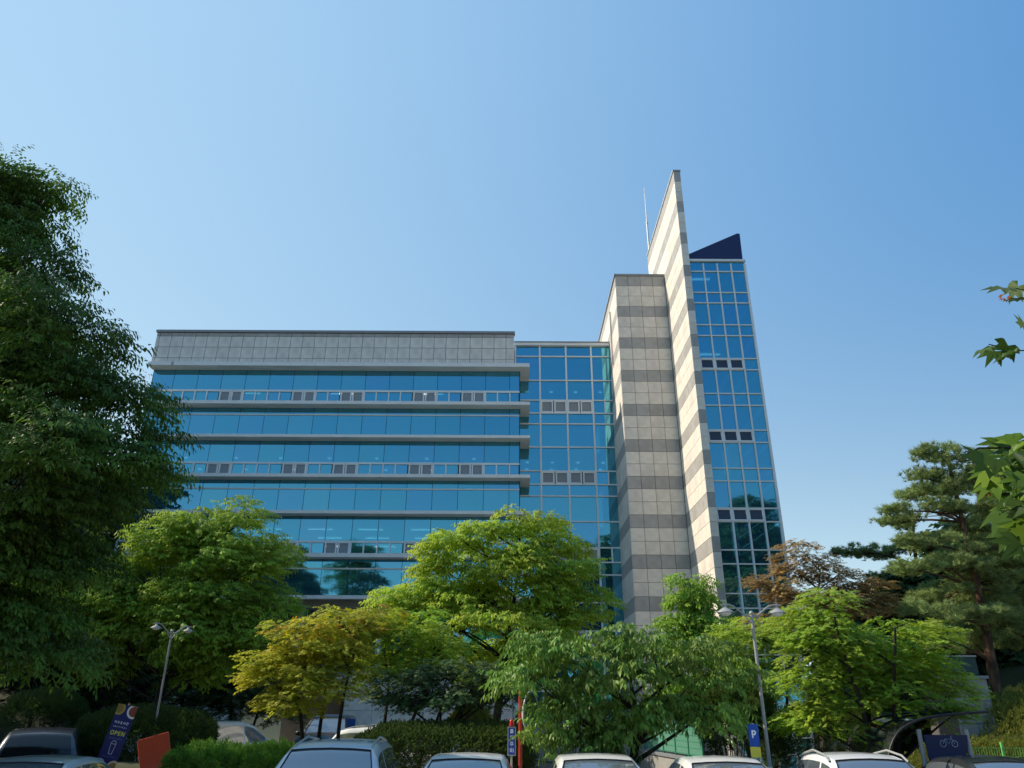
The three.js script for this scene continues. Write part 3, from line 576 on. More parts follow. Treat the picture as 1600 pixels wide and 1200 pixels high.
pineTree('distant pine with flat dark plates reaching out beyond the russet maple', foot(1432, -33, 1.2), [1425, 800], [[1340, 858, 32, 8], [1375, 865, 36, 10], [1405, 815, 24, 10], [1430, 850, 46, 12], [1395, 895, 36, 12], [1455, 890, 46, 14], [1480, 850, 40, 14], [1430, 930, 50, 16], [1490, 940, 50, 16], [1400, 960, 40, 14]], -33, undefined, 0.9);
pineTree('pine with a dark trunk standing close behind the small glass roofed kiosk', foot(1533, -29, 1.6), [1520, 880], [[1520, 860, 50, 16], [1560, 890, 50, 16], [1500, 920, 50, 18], [1540, 960, 60, 20], [1490, 985, 50, 18], [1570, 1010, 50, 18]], -29);
// woodland further off, both sides
const farTree = (label, x, z, h, r, mat, group, y0 = 0, dens = 0.2) => makeTree('background_tree', label, 'tree', { base: V(x, G0 + y0, z), sprays: SP.far, mat, trunkR: 0.2, padR: 0.9, flat: 0.35, fork: 0.4, leafDensity: dens, padDensity: 1.5, group, lobes: [[0, 0.82, 0, 0.6], [-0.5, 0.62, 0.2, 0.62], [0.5, 0.6, -0.1, 0.62], [0, 0.45, 0.5, 0.6], [0.1, 0.5, -0.5, 0.6], [-0.3, 0.33, 0.1, 0.5], [0.45, 0.36, 0.2, 0.45]].map(([a, b, c, s]) => ({ c: V(x + a * r, G0 + y0 + b * h, z + c * r), rx: r * s, ry: h * 0.17, rz: r * s })) });
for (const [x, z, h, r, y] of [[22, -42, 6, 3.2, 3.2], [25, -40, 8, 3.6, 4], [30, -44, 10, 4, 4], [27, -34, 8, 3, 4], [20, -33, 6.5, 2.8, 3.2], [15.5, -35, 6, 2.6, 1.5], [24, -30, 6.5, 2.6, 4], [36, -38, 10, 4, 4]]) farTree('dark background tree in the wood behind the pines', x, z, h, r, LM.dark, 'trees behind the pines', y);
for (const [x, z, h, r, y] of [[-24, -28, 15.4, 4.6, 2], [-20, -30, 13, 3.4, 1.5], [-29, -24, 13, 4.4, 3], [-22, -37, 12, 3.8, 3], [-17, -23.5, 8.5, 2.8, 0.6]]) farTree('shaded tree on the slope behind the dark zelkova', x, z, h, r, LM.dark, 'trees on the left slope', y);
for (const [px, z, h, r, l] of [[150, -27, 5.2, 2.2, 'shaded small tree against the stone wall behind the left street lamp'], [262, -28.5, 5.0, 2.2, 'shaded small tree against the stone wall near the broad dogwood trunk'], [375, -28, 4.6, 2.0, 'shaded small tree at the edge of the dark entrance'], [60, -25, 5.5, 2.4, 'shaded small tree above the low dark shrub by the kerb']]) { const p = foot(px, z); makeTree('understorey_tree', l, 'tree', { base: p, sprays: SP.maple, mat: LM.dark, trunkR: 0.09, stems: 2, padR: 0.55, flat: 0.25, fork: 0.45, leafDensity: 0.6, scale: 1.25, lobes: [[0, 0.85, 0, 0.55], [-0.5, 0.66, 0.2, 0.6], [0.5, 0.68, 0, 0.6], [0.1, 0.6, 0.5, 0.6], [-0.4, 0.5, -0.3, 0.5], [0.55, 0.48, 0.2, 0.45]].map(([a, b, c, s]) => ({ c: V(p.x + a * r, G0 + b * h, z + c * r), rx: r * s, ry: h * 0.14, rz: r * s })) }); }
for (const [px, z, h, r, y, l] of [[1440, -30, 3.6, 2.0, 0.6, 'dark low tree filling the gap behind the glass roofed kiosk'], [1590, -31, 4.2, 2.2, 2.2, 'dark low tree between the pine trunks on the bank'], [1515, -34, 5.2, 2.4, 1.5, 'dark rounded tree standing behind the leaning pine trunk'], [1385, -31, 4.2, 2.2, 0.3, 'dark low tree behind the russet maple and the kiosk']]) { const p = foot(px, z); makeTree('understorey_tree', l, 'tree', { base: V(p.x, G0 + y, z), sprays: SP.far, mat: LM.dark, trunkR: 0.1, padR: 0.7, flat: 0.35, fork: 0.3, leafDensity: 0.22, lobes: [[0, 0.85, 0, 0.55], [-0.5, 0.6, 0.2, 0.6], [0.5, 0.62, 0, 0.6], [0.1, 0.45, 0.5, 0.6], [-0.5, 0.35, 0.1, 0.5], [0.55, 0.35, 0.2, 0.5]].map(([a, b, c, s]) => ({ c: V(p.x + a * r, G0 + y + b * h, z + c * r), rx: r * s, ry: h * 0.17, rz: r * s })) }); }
// tall trees across the car park, mirrored in the glass
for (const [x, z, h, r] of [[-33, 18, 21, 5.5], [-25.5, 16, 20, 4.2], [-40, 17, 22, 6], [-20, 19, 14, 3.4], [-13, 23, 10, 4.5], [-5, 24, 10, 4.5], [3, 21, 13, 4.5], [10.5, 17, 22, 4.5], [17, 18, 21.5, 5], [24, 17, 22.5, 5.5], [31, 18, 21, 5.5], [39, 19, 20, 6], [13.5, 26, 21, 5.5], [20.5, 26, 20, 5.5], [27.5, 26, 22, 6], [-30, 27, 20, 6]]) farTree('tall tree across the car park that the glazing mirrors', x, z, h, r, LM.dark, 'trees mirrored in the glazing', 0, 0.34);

// ------------------------------------------------------------------ shrubs and hedges
function shrub(name, label, o) {                          // leaf sprays over a rounded or boxy mass, on short stems
  const { c, r, sprays, mat, n, hue = [0.8, 1.15], boxy = 2, up = 0.5, scale = 1, rough = 0.08, ground = G0, category = 'shrub' } = o;
  const root = thing(name, label, category, [c.x, ground, c.z]), base = V(c.x, ground, c.z), mats4 = [], cols = [], q = new THREE.Quaternion(), m4 = new THREE.Matrix4(), wood = tubes(), zax = V(0, 0, 1);
  const lump = Array.from({ length: 14 }, () => V(rr(-1, 1), rr(-0.2, 1), rr(-1, 1)).normalize());
  for (let i = 0; i < n; i++) {
    const d = V(rr(-1, 1), rr(-0.45, 1), rr(-1, 1)); d.normalize();
    const k = 1 / Math.pow(Math.abs(d.x) ** boxy + Math.abs(d.y) ** boxy + Math.abs(d.z) ** boxy, 1 / boxy);
    let b = 0; for (const l of lump) b = Math.max(b, Math.pow(Math.max(0, d.dot(l)), 18));
    const f = k * (1 - rough + rough * 2 * b) * (1 - 0.30 * Math.pow(rnd(), 2));
    const p = V(c.x + d.x * r[0] * f, c.y + d.y * r[1] * f, c.z + d.z * r[2] * f);
    if (p.y < ground) continue;
    const dir = V(d.x / r[0] + rr(-0.5, 0.5), d.y / r[1] + up + rr(-0.3, 0.5), d.z / r[2] + rr(-0.5, 0.5)).normalize();
    q.setFromUnitVectors(zax, dir); const sc = scale * rr(0.7, 1.3);
    mats4.push(m4.compose(p.sub(base), q, V(sc, sc, sc)).toArray());
    const h = rr(...hue); cols.push(h * rr(0.92, 1.12), h, h * rr(0.9, 1.05));
  }
  for (let i = 0; i < 9; i++) wood.add(bend(V(rr(-0.2, 0.2) * r[0], -0.1, rr(-0.2, 0.2) * r[2]), V(rr(-0.6, 0.6) * r[0], c.y - ground + r[1] * 0.4, rr(-0.6, 0.6) * r[2]), 0.05, 4, 0.05), 0.025, 0.008, 5);
  mesh('stems', wood.build(), M.bark, root);
  crown(root, 'foliage', mats4, cols, sprays, mat);
  return root;
}
const sh = (px, py, z) => atZ(px, py, z);
shrub('clipped_shrub', 'dark rounded clipped shrub behind the OPEN banner', { c: sh(222, 1165, -21.2), r: [1.8, 0.95, 1.3], sprays: SP.small, mat: LM.hedge, n: 9000, hue: [0.7, 1.3], ground: 0.3 });
shrub('yew_shrub', 'bright green low yew shrub beside the white sport utility car', { c: V(-4.5, 0.62, -14.8), r: [1.95, 0.93, 1.3], sprays: SP.yew, mat: LM.yew, n: 9000, hue: [0.7, 1.3], rough: 0.2, scale: 1.15, up: 0.15 });
shrub('hedge', 'dark clipped hedge running below the small dark green maple', { c: sh(700, 1188, -17.6), r: [1.85, 0.68, 0.9], boxy: 3.2, sprays: SP.small, mat: LM.hedge, n: 9000, hue: [0.7, 1.25], category: 'hedge' });
shrub('clipped_shrub', 'small sunlit yellow green shrub beside the tall tree trunk', { c: sh(735, 1138, -20), r: [0.52, 0.42, 0.5], sprays: SP.small, mat: LM.azalea, n: 1800 });
shrub('clipped_shrub', 'dark bushy evergreen overhanging the green mesh fence', { c: sh(1135, 1125, -17.6), r: [0.95, 0.75, 0.9], sprays: SP.yew, mat: LM.hedge, n: 6500, hue: [0.9, 1.6], rough: 0.16 });
shrub('clipped_shrub', 'dark low shrub in shade by the left hand kerb', { c: sh(70, 1120, -21), r: [1.0, 0.6, 0.9], sprays: SP.small, mat: LM.hedge, n: 3500, ground: 0.1 });
shrub('hedge', 'shaded hedge under the wide maple beside the bicycle shelter', { c: sh(1290, 1170, -18.5), r: [1.5, 0.8, 0.8], boxy: 3, sprays: SP.small, mat: LM.hedge, n: 5000, category: 'hedge' });
shrub('azalea_bank', 'clipped yellow green azalea mass covering the slope below the pines', { c: V(17.2, 1.2, -24.5), r: [4.0, 1.55, 3.0], boxy: 2.4, sprays: SP.small, mat: LM.azalea, n: 17000, hue: [0.65, 1.2], scale: 1.4, rough: 0.1 });
shrub('hedge', 'low yellow green hedge behind the light green wire fence', { c: V(13.6, 0.75, -21.6), r: [3.0, 0.62, 0.7], boxy: 3.5, sprays: SP.small, mat: LM.azalea, n: 8000, hue: [0.65, 1.1], scale: 1.2, category: 'hedge' });

// ------------------------------------------------------------------ maple branch hanging in from the right
{
  const base = V(3.6, G0, -0.9), t = thing('maple_tree', 'maple with large sharp lobed leaves close to the viewer, branches reaching in', 'tree', [base.x, base.y, base.z]);
  const wood = tubes();
  wood.add(bend(V(0, -0.2, 0), V(-0.1, 3.6, -0.2), 0, 7, 0.08), 0.10, 0.05, 9);
  const lf = [0, 1, 2, 3, 4].map(() => leafGeo([{ o: V(0, 0, 0), dir: V(0, -0.1, 1), nrm: V(0, 1, 0), L: 0.108, W: 0.1, kind: 'bigmaple', curl: rr(0.10, 0.36) }]));
  const lm = [leafMat(0.11, 0.215, 0.018, 0.5, 0.2), leafMat(0.055, 0.115, 0.016, 0.4, 0.2), leafMat(0.17, 0.285, 0.02, 0.55, 0.2), leafMat(0.38, 0.13, 0.05, 0.5, 0.1)];
  const Z0 = -1.75;
  const leafAt = (px, py, z, size, mi) => {               // blades hang outwards, turned at all angles about their stalks
    const p = atZ(px, py, z).sub(base), m = mesh('leaf', pick(lf), lm[mi], t, [p.x, p.y, p.z]);
    const d = V(-1 + rr(-0.5, 0.9), rr(-0.75, 0.25), rr(-0.5, 0.7)).normalize(), up = V(rr(-0.6, 0.6), rr(0.25, 1), rr(-0.2, 1.1)), x = V(0, 0, 0).crossVectors(up, d).normalize(), y = V(0, 0, 0).crossVectors(d, x);
    m.quaternion.setFromRotationMatrix(new THREE.Matrix4().makeBasis(x, y, d)); m.scale.setScalar(size);
  };
  const twig = (pts, r = 0.005) => { const w = pts.map(([px, py, z]) => atZ(px, py, z).sub(base)); wood.add(w, r, 0.0015, 5); return w; };
  const c0 = atZ(1690, 700, Z0).sub(base); wood.add(bend(V(-0.1, 2.5, -0.2), c0, 0.1, 5), 0.02, 0.008, 6);
  twig([[1690, 700, Z0], [1620, 770, Z0], [1560, 772, Z0], [1530, 755, Z0]]); twig([[1690, 700, Z0], [1600, 700, Z0], [1530, 700, Z0], [1505, 712, Z0]]); twig([[1690, 700, Z0], [1640, 830, Z0 - 0.05], [1570, 815, Z0 - 0.05]]);
  twig([[1690, 700, Z0], [1660, 545, Z0], [1590, 548, Z0], [1545, 538, Z0]], 0.003); twig([[1660, 545, Z0], [1630, 460, Z0], [1585, 450, Z0]], 0.003); wood.add(bend(c0, atZ(1660, 545, Z0).sub(base), 0.03, 4), 0.006, 0.003, 5);
  for (let i = 0; i < 84; i++) {
    const py = rr(685, 845), k = (py - 690) / 160, x0 = py < 790 ? 1538 + 7 * Math.abs(py - 735) / 10 : 1578 + (py - 790) * 0.5, px = rr(x0, 1660);
    leafAt(px, py, Z0 + rr(-0.22, 0.2), rr(0.5, 0.92), pick([0, 0, 1, 1, 1, 2]));
  }
  for (const [px, py] of [[1556, 722], [1552, 745], [1546, 765], [1560, 752]]) leafAt(px, py, Z0 + 0.05, 0.3, 3);
  for (const [px, py, s] of [[1578, 448, 0.9], [1598, 436, 0.8], [1600, 470, 0.7], [1562, 540, 0.75], [1540, 543, 0.6], [1580, 530, 0.8], [1596, 545, 0.8], [1600, 520, 0.7]]) leafAt(px, py, Z0 + rr(-0.05, 0.05), s * 0.85, 1);
  for (let i = 0; i < 5; i++) leafAt(rr(1566, 1585), rr(462, 478), Z0, 0.14, 3);
  mesh('trunk', wood.build(), M.bark, t);
}
// ------------------------------------------------------------------ cars
const carGlass = phy({ color: lin(0.22, 0.26, 0.30), roughness: 0.03, metalness: 0.55, clearcoat: 1, clearcoatRoughness: 0.02, specularIntensity: 1 });
const darkGlass = phy({ color: lin(0.01, 0.012, 0.014), roughness: 0.04 });  // darker copy of the car glass, with the shade under the zelkova built in
const paint = (r, g, b, k = 0.0) => phy({ color: lin(r, g, b), roughness: 0.45, metalness: k, clearcoat: 1, clearcoatRoughness: 0.04 });
const P = { white: paint(0.85, 0.855, 0.86), pearl: paint(0.86, 0.85, 0.81), silver: paint(0.50, 0.53, 0.56, 0.5), bluegrey: paint(0.56, 0.62, 0.68, 0.3), black: paint(0.012, 0.014, 0.018), navy: paint(0.01, 0.017, 0.045) };
const lampMat = phy({ color: lin(0.75, 0.77, 0.8), roughness: 0.1, metalness: 0.6, clearcoat: 1 }), tailMat = phy({ color: lin(0.30, 0.008, 0.01), roughness: 0.2, clearcoat: 1 });
const plateMat = std({ color: lin(0.72, 0.73, 0.72), roughness: 0.5 });
const SHAPE = {   // z (forward), height of the upper outline, half width at the roof edge, what the upper surface is
  sedan: { W: 0.91, belt: 0.95, st: [[2.32, 0.62, 0.70, 'h'], [2.2, 0.74, 0.76, 'h'], [1.6, 0.90, 0.80, 'h'], [1.02, 0.985, 0.80, 'w'], [0.62, 1.20, 0.70, 'w'], [0.22, 1.385, 0.61, 'r'], [-0.1, 1.435, 0.605, 'b'], [-0.16, 1.44, 0.605, 'r'], [-0.6, 1.445, 0.60, 'r'], [-1.05, 1.405, 0.59, 'k'], [-1.4, 1.27, 0.62, 'k'], [-1.8, 1.10, 0.68, 'h'], [-2.25, 1.04, 0.72, 'h'], [-2.36, 0.80, 0.74, 'h']] },
  suv: { W: 0.94, belt: 1.06, st: [[2.28, 0.72, 0.74, 'h'], [2.2, 0.92, 0.78, 'h'], [1.6, 1.06, 0.80, 'h'], [1.12, 1.10, 0.82, 'w'], [0.82, 1.34, 0.74, 'w'], [0.5, 1.58, 0.66, 'r'], [0.1, 1.665, 0.655, 'b'], [0.03, 1.67, 0.655, 'r'], [-0.7, 1.68, 0.65, 'r'], [-1.45, 1.64, 0.64, 'r'], [-1.75, 1.58, 0.63, 'k'], [-1.98, 1.36, 0.68, 'k'], [-2.15, 1.10, 0.74, 'h'], [-2.28, 1.02, 0.78, 'h'], [-2.33, 0.80, 0.80, 'h']] },
  mini: { W: 0.80, belt: 1.0, st: [[1.78, 0.66, 0.62, 'h'], [1.7, 0.86, 0.68, 'h'], [1.3, 0.98, 0.70, 'h'], [0.98, 1.02, 0.71, 'w'], [0.66, 1.28, 0.64, 'w'], [0.36, 1.46, 0.575, 'r'], [0.0, 1.515, 0.57, 'b'], [-0.06, 1.52, 0.57, 'r'], [-0.6, 1.52, 0.565, 'r'], [-1.1, 1.48, 0.56, 'r'], [-1.3, 1.42, 0.55, 'k'], [-1.5, 1.22, 0.58, 'k'], [-1.64, 1.02, 0.62, 'h'], [-1.72, 0.85, 0.66, 'h']] },
};
function car(label, kind, mat, px, py, roofH, z, turn = 0, opt = {}) {
  const S = SHAPE[kind], pos = atZ(px, py, z), t = thing('parked_car', label, 'car', [pos.x, opt.y ?? G0, z], turn, 'parked cars');
  const k = roofH / Math.max(...S.st.map(s => s[1])), rows = [];
  // refine the outline
  const st = []; for (let i = 0; i < S.st.length - 1; i++) { const a = S.st[i], b = S.st[i + 1], pa = S.st[Math.max(0, i - 1)], pb = S.st[Math.min(S.st.length - 1, i + 2)], n = a[3] === 'b' ? 1 : 3; for (let j = 0; j < n; j++) { const u = j / n, cr = q => { const m0 = (b[q] - pa[q]) * 0.5 * (a[0] - b[0]) / Math.max(0.05, pa[0] - b[0]) * (i ? 2 : 1) * 0.5, m1 = (pb[q] - a[q]) * 0.5 * (a[0] - b[0]) / Math.max(0.05, a[0] - pb[0]); return a[q] * (2 * u ** 3 - 3 * u * u + 1) + m0 * (u ** 3 - 2 * u * u + u) + b[q] * (-2 * u ** 3 + 3 * u * u) + m1 * (u ** 3 - u * u); }; st.push([a[0] + (b[0] - a[0]) * u, cr(1), cr(2), a[3], i]); } } st.push([...S.st.at(-1), 99]);
  const zF = st[0][0], zR = st.at(-1)[0];
  for (const [zz, hy, hw] of st) {
    const e = Math.min(1, Math.min(zF - zz, zz - zR) / 0.45), w = S.W * (0.86 + 0.14 * Math.sqrt(Math.max(0, e))), bl = Math.min(S.belt, hy - 0.03), up = Math.max(0, hy - bl);
    const half = [[w * 0.93, 0.22], [w * 0.985, 0.42], [w, 0.62], [w * 0.975, bl - 0.06], [w * 0.955, bl], [w * 0.955 + (hw * 1.06 - w * 0.955) * 0.12, bl + up * 0.10], [w * 0.955 + (hw * 1.06 - w * 0.955) * 0.84, bl + up * 0.80], [hw * 1.0, bl + up * 0.955], [hw * 0.92, bl + up * 0.985], [hw * 0.5, hy + 0.012], [0, hy + 0.02]];
    rows.push([...half.map(([x, y]) => [x, y]), ...half.slice(0, -1).reverse().map(([x, y]) => [-x, y])].map(([x, y]) => V(x, y * k, zz)));
  }
  const nv = rows[0].length, pts = rows.flat(), full = new THREE.BufferGeometry(), idx = [];
  for (let i = 0; i < rows.length - 1; i++) for (let j = 0; j < nv - 1; j++) { const a = i * nv + j; idx.push(a, a + nv, a + 1, a + 1, a + nv, a + nv + 1); }
  full.setAttribute('position', new THREE.Float32BufferAttribute(pts.flatMap(p => [p.x, p.y, p.z]), 3)); full.setIndex(idx); full.computeVertexNormals();
  const grp = { body: [], windshield: [], rear_window: [], side_window: [], side_window2: [] };
  for (let i = 0; i < rows.length - 1; i++) {
    const ty = st[i][3], late = st[i][1] > S.belt + 0.16;
    for (let j = 0; j < nv - 1; j++) {
      const h = j < 10 ? j : nv - 2 - j; let g = 'body';
      if ((h === 8 || h === 9) && ty === 'w') g = 'windshield'; else if ((h === 8 || h === 9) && ty === 'k') g = 'rear_window';
      else if (h === 5 && late && ty !== 'b' && st[i + 1][1] > S.belt + 0.12) g = j < 10 ? 'side_window' : 'side_window2';
      const a = i * nv + j; grp[g].push(a, a + nv, a + 1, a + 1, a + nv, a + nv + 1);
    }
  }
  for (const [name, ind] of Object.entries(grp)) { if (!ind.length) continue; const g = new THREE.BufferGeometry(); g.setAttribute('position', full.attributes.position); g.setAttribute('normal', full.attributes.normal); g.setIndex(ind); const gg = g.toNonIndexed(); mesh(name.replace('2', ''), gg, name === 'body' ? mat : (opt.glass || carGlass), t); }
  { // rubber seals round the windscreen
    const ws = st.map((q, i) => [q, i]).filter(([q]) => q[3] === 'w').map(([, i]) => i), top = ws.at(-1) + 1, sl = tubes(), up = p => p.clone().add(V(0, 0.004, 0.004));
    sl.add([8, 9, 10, 11, 12].map(j => up(rows[top][j])), 0.012, 0.012, 5); for (const j of [8, 12]) sl.add([...ws, top].map(i => up(rows[i][j])), 0.010, 0.010, 5);
    mesh('windscreen_seal', sl.build(), M.rubber, t);
  }
  // ends and underside
  mesh('underbody', merge([span(-S.W * 0.9, S.W * 0.9, 0.2 * k, 0.3 * k, zR + 0.1, zF - 0.1)]), M.black, t);
  const cap = (z0, r) => { const s = new THREE.Shape(r.map(p => new THREE.Vector2(p.x, p.y))); return at(new THREE.ShapeGeometry(s), 0, 0, z0); };
  mesh('front_bumper', cap(zF, rows[0]), mat, t); mesh('rear_bumper', cap(zR, rows.at(-1)), mat, t);
  for (const sx of [-1, 1]) for (const zz of [zF * 0.62, zR * 0.60]) {
    const w = mesh('wheel', new THREE.TorusGeometry(0.24, 0.10, 10, 24).rotateY(Math.PI / 2), M.rubber, t, [sx * (S.W - 0.1), 0.33, zz]);
    mesh('rim', new THREE.CylinderGeometry(0.2, 0.2, 0.14, 16).rotateZ(Math.PI / 2), M.steel, w);
  }
  for (const sx of [-1, 1]) {
    mesh('headlight', at(new THREE.SphereGeometry(0.16, 14, 8).scale(1.2, 0.5, 0.5), sx * S.W * 0.68, 0.66 * k, zF - 0.06), lampMat, t);
    mesh('tail_light', at(new THREE.SphereGeometry(0.15, 14, 8).scale(1.5, 0.75, 0.5), sx * S.W * 0.70, (S.belt - 0.1) * k, zR + 0.06), tailMat, t);
    const mr = mesh('mirror', new THREE.SphereGeometry(0.12, 14, 10).scale(1, 0.75, 0.6), mat, t, [sx * (S.W + 0.09), (S.belt + 0.06) * k, st.find(s => s[3] === 'w')[0] - 0.28]);
    mesh('mirror_arm', span(-0.12, 0.12, -0.05, -0.01, -0.03, 0.03), M.black, mr);
    if (opt.rails) { const r0 = st.filter(s => s[3] === 'r' || s[3] === 'b'), a = r0[0], b = r0.at(-1); mesh('roof_rail', tubes().add([V(sx * 0.6, a[1] * k - 0.02, a[0] - 0.05), V(sx * 0.6, a[1] * k + 0.06, a[0] - 0.25), V(sx * 0.6, r0[Math.floor(r0.length / 2)][1] * k + 0.05, (a[0] + b[0]) / 2), V(sx * 0.59, b[1] * k + 0.05, b[0] + 0.25), V(sx * 0.58, b[1] * k - 0.01, b[0])], 0.018, 0.018, 6).build(), M.steel, t); }
  }
  mesh('license_plate', span(-0.26, 0.26, -0.055, 0.055, -0.01, 0.01), plateMat, t, [0, 0.5 * k, zF + 0.012]);
  mesh('license_plate', span(-0.26, 0.26, -0.055, 0.055, -0.01, 0.01), plateMat, t, [0, (opt.plateY || 0.8) * k, zR - 0.015 - (opt.plateOut || 0)]);
  mesh('grille', span(-0.42, 0.42, -0.06, 0.06, -0.01, 0.015), M.black, t, [0, 0.62 * k, zF + 0.005]);
  { const r = st.filter(s => s[3] === 'r').at(-1); mesh('antenna_fin', new THREE.ConeGeometry(0.045, 0.07, 8).scale(0.45, 1, 1.8), M.black, t, [0, r[1] * k + 0.04, r[0] + 0.25]); }
  return t;
}
car('pale blue grey sport utility car with roof rails beside the yew shrub', 'suv', P.bluegrey, 528, 1160, 1.68, -13.2, 0.03, { rails: true });
car('white saloon parked in front of the dark clipped hedge', 'sedan', P.white, 730, 1178, 1.45, -13.9, -0.02);
car('white saloon parked below the spreading cherry tree', 'sedan', P.pearl, 932, 1180, 1.45, -13.9, 0);
car('white saloon parked in front of the parking sign', 'sedan', P.pearl, 1130, 1186, 1.43, -13.7, -0.03);
car('white compact car with curved roof rails beside the bicycle shelter', 'mini', P.white, 1345, 1182, 1.52, -13.2, -0.05, { rails: true });
car('dark glossy saloon in front of the light green wire fence', 'sedan', P.black, 1560, 1192, 1.43, -14.2, -0.06);
car('silver saloon parked close by the dark blue sport utility car', 'sedan', P.silver, 50, 1184, 1.46, -12.4, 0.1);
{
  const c = car('dark blue sport utility car seen from behind under the zelkova', 'suv', P.navy, 76, 1135, 1.70, -19.6, Math.PI + 0.46, { plateY: 0.62, plateOut: 0.05, glass: darkGlass });
  mesh('emblem', new THREE.TorusGeometry(0.06, 0.014, 6, 18).scale(1.3, 1, 1), M.chrome, c, [0, 0.93, -2.36]);
}
car('white wagon parked broadside behind the dark hedge', 'suv', P.white, 645, 1140, 1.74, -21.2, Math.PI / 2 - 0.1, { rails: true });
car('white car with dark windows in shade behind the yew shrub', 'suv', P.white, 352, 1128, 1.78, -25, Math.PI - 0.5);
{ const c = car('dark van with chrome grille standing in the building entrance', 'suv', P.black, 520, 1110, 1.9, -31.5, 0.02); mesh('grille_bar', span(-0.6, 0.6, -0.03, 0.03, 0, 0.03), M.chrome, c, [0, 0.86, 2.3]); }

// ------------------------------------------------------------------ street lamps, signs
function streetLamp(label, px, topPy, z, turn, reach, metal = M.steel, k = 1) {
  const top = atZ(px, topPy, z), h = top.y - G0, t = thing('street_lamp', label, 'street lamp', [top.x, G0, z], turn, 'double armed street lamps');
  mesh('pole', tubes().add([V(0, 0, 0), V(0, h * 0.3, 0), V(0, h, 0)], 0.043 * k, 0.03 * k, 10, 1).build(), metal, t);
  mesh('base_plate', at(box(0.3, 0.03, 0.3), 0, 0.015, 0), M.steel, t);
  mesh('service_cover', at(new THREE.CylinderGeometry(0.05, 0.054, 0.34, 12), 0, 1.05, 0), M.aluFascia, t);
  mesh('cap', at(new THREE.SphereGeometry(0.045, 10, 8), 0, h, 0), M.steel, t);
  for (const s of [-1, 1]) {
    const arm = mesh('arm', tubes().add([V(0, h - 0.07, 0), V(s * reach * 0.22, h - 0.05, 0), V(s * reach * 0.45, h + 0.04, 0), V(s * reach * 0.68, h + 0.13, 0), V(s * reach * 0.86, h + 0.155, 0), V(s * reach * 1.18, h + 0.15, 0)], 0.02, 0.016, 8).build(), metal, t);
    mesh('brace', tubes().add([V(0, h - 0.22, 0), V(s * reach * 0.3, h - 0.04, 0)], 0.012, 0.012, 6).build(), M.steel, t);
    const hd = mesh('lamp_shade', new THREE.LatheGeometry([[0.02, 0.0], [0.03, -0.04], [0.05, -0.06], [0.10, -0.09], [0.165, -0.135], [0.17, -0.15], [0.155, -0.15]].map(p => new THREE.Vector2(...p)), 24).scale(k, k, k), metal, t, [s * reach, h + 0.15, 0]);
    mesh('lens', new THREE.SphereGeometry(0.12, 18, 8, 0, 6.284, Math.PI / 2, Math.PI / 2).scale(1, 0.55, 1).translate(0, -0.145, 0).scale(k, k, k), std({ color: lin(0.75, 0.76, 0.76), roughness: 0.25 }), hd);
  }
  return t;
}
streetLamp('grey double armed street lamp standing in front of the wide maples', 1174, 958, -15.2, 0.06, 0.52);
streetLamp('slim double armed street lamp in shade behind the dark round shrub', 269, 986, -20.4, 1.08, 0.5, M.steel, 0.8);

function canvasTex(w, h, draw) { const c = document.createElement('canvas'); c.width = w; c.height = h; draw(c.getContext('2d'), w, h); const t = new THREE.CanvasTexture(c); t.colorSpace = THREE.SRGBColorSpace; return t; }
const stroke = (g, x, y, s, list) => { for (const l of list) { g.beginPath(); if (l[0] === 'o') { g.arc(x + l[1] * s, y + l[2] * s, l[3] * s, 0, 6.284); } else { g.moveTo(x + l[0] * s, y + l[1] * s); for (let i = 2; i < l.length; i += 2) g.lineTo(x + l[i] * s, y + l[i + 1] * s); } g.stroke(); } };
const HAN = {   // strokes in a unit square
  chul: [[0.5, 0.0, 0.5, 0.08], [0.2, 0.11, 0.8, 0.11], [0.5, 0.11, 0.2, 0.3], [0.5, 0.11, 0.8, 0.3], [0.08, 0.42, 0.92, 0.42], [0.5, 0.42, 0.5, 0.55], [0.2, 0.60, 0.8, 0.60, 0.8, 0.76, 0.2, 0.76, 0.2, 0.94, 0.82, 0.94]],
  cha: [[0.34, 0.02, 0.34, 0.12], [0.08, 0.2, 0.6, 0.2], [0.34, 0.2, 0.06, 0.85], [0.36, 0.4, 0.6, 0.85], [0.78, 0.0, 0.78, 1], [0.78, 0.45, 0.98, 0.45]],
  ju: [[0.15, 0.1, 0.85, 0.1], [0.5, 0.1, 0.15, 0.5], [0.5, 0.12, 0.85, 0.5], [0.05, 0.64, 0.95, 0.64], [0.5, 0.64, 0.5, 1]],
  ui: [['o', 0.35, 0.3, 0.24], [0.05, 0.78, 0.68, 0.78], [0.86, 0, 0.86, 1]],
  seok: [[0.28, 0.05, 0.05, 0.5], [0.3, 0.2, 0.5, 0.5], [0.52, 0.25, 0.8, 0.25], [0.8, 0, 0.8, 0.55], [0.2, 0.66, 0.8, 0.66, 0.8, 1]],
  su: [[0.5, 0.05, 0.12, 0.48], [0.5, 0.05, 0.88, 0.48], [0.05, 0.62, 0.95, 0.62], [0.5, 0.62, 0.5, 1]],
  do: [[0.82, 0.1, 0.18, 0.1, 0.18, 0.48, 0.82, 0.48], [0.5, 0.48, 0.5, 0.85], [0.05, 0.88, 0.95, 0.88]],
  seo: [[0.32, 0.08, 0.05, 0.85], [0.34, 0.35, 0.58, 0.85], [0.56, 0.42, 0.82, 0.42], [0.82, 0, 0.82, 1]],
  gwan: [[0.1, 0.08, 0.5, 0.08, 0.48, 0.4], [0.28, 0.34, 0.28, 0.52], [0.02, 0.55, 0.6, 0.55], [0.78, 0, 0.78, 0.68], [0.78, 0.34, 0.98, 0.34], [0.18, 0.68, 0.18, 0.96, 0.85, 0.96]],
};
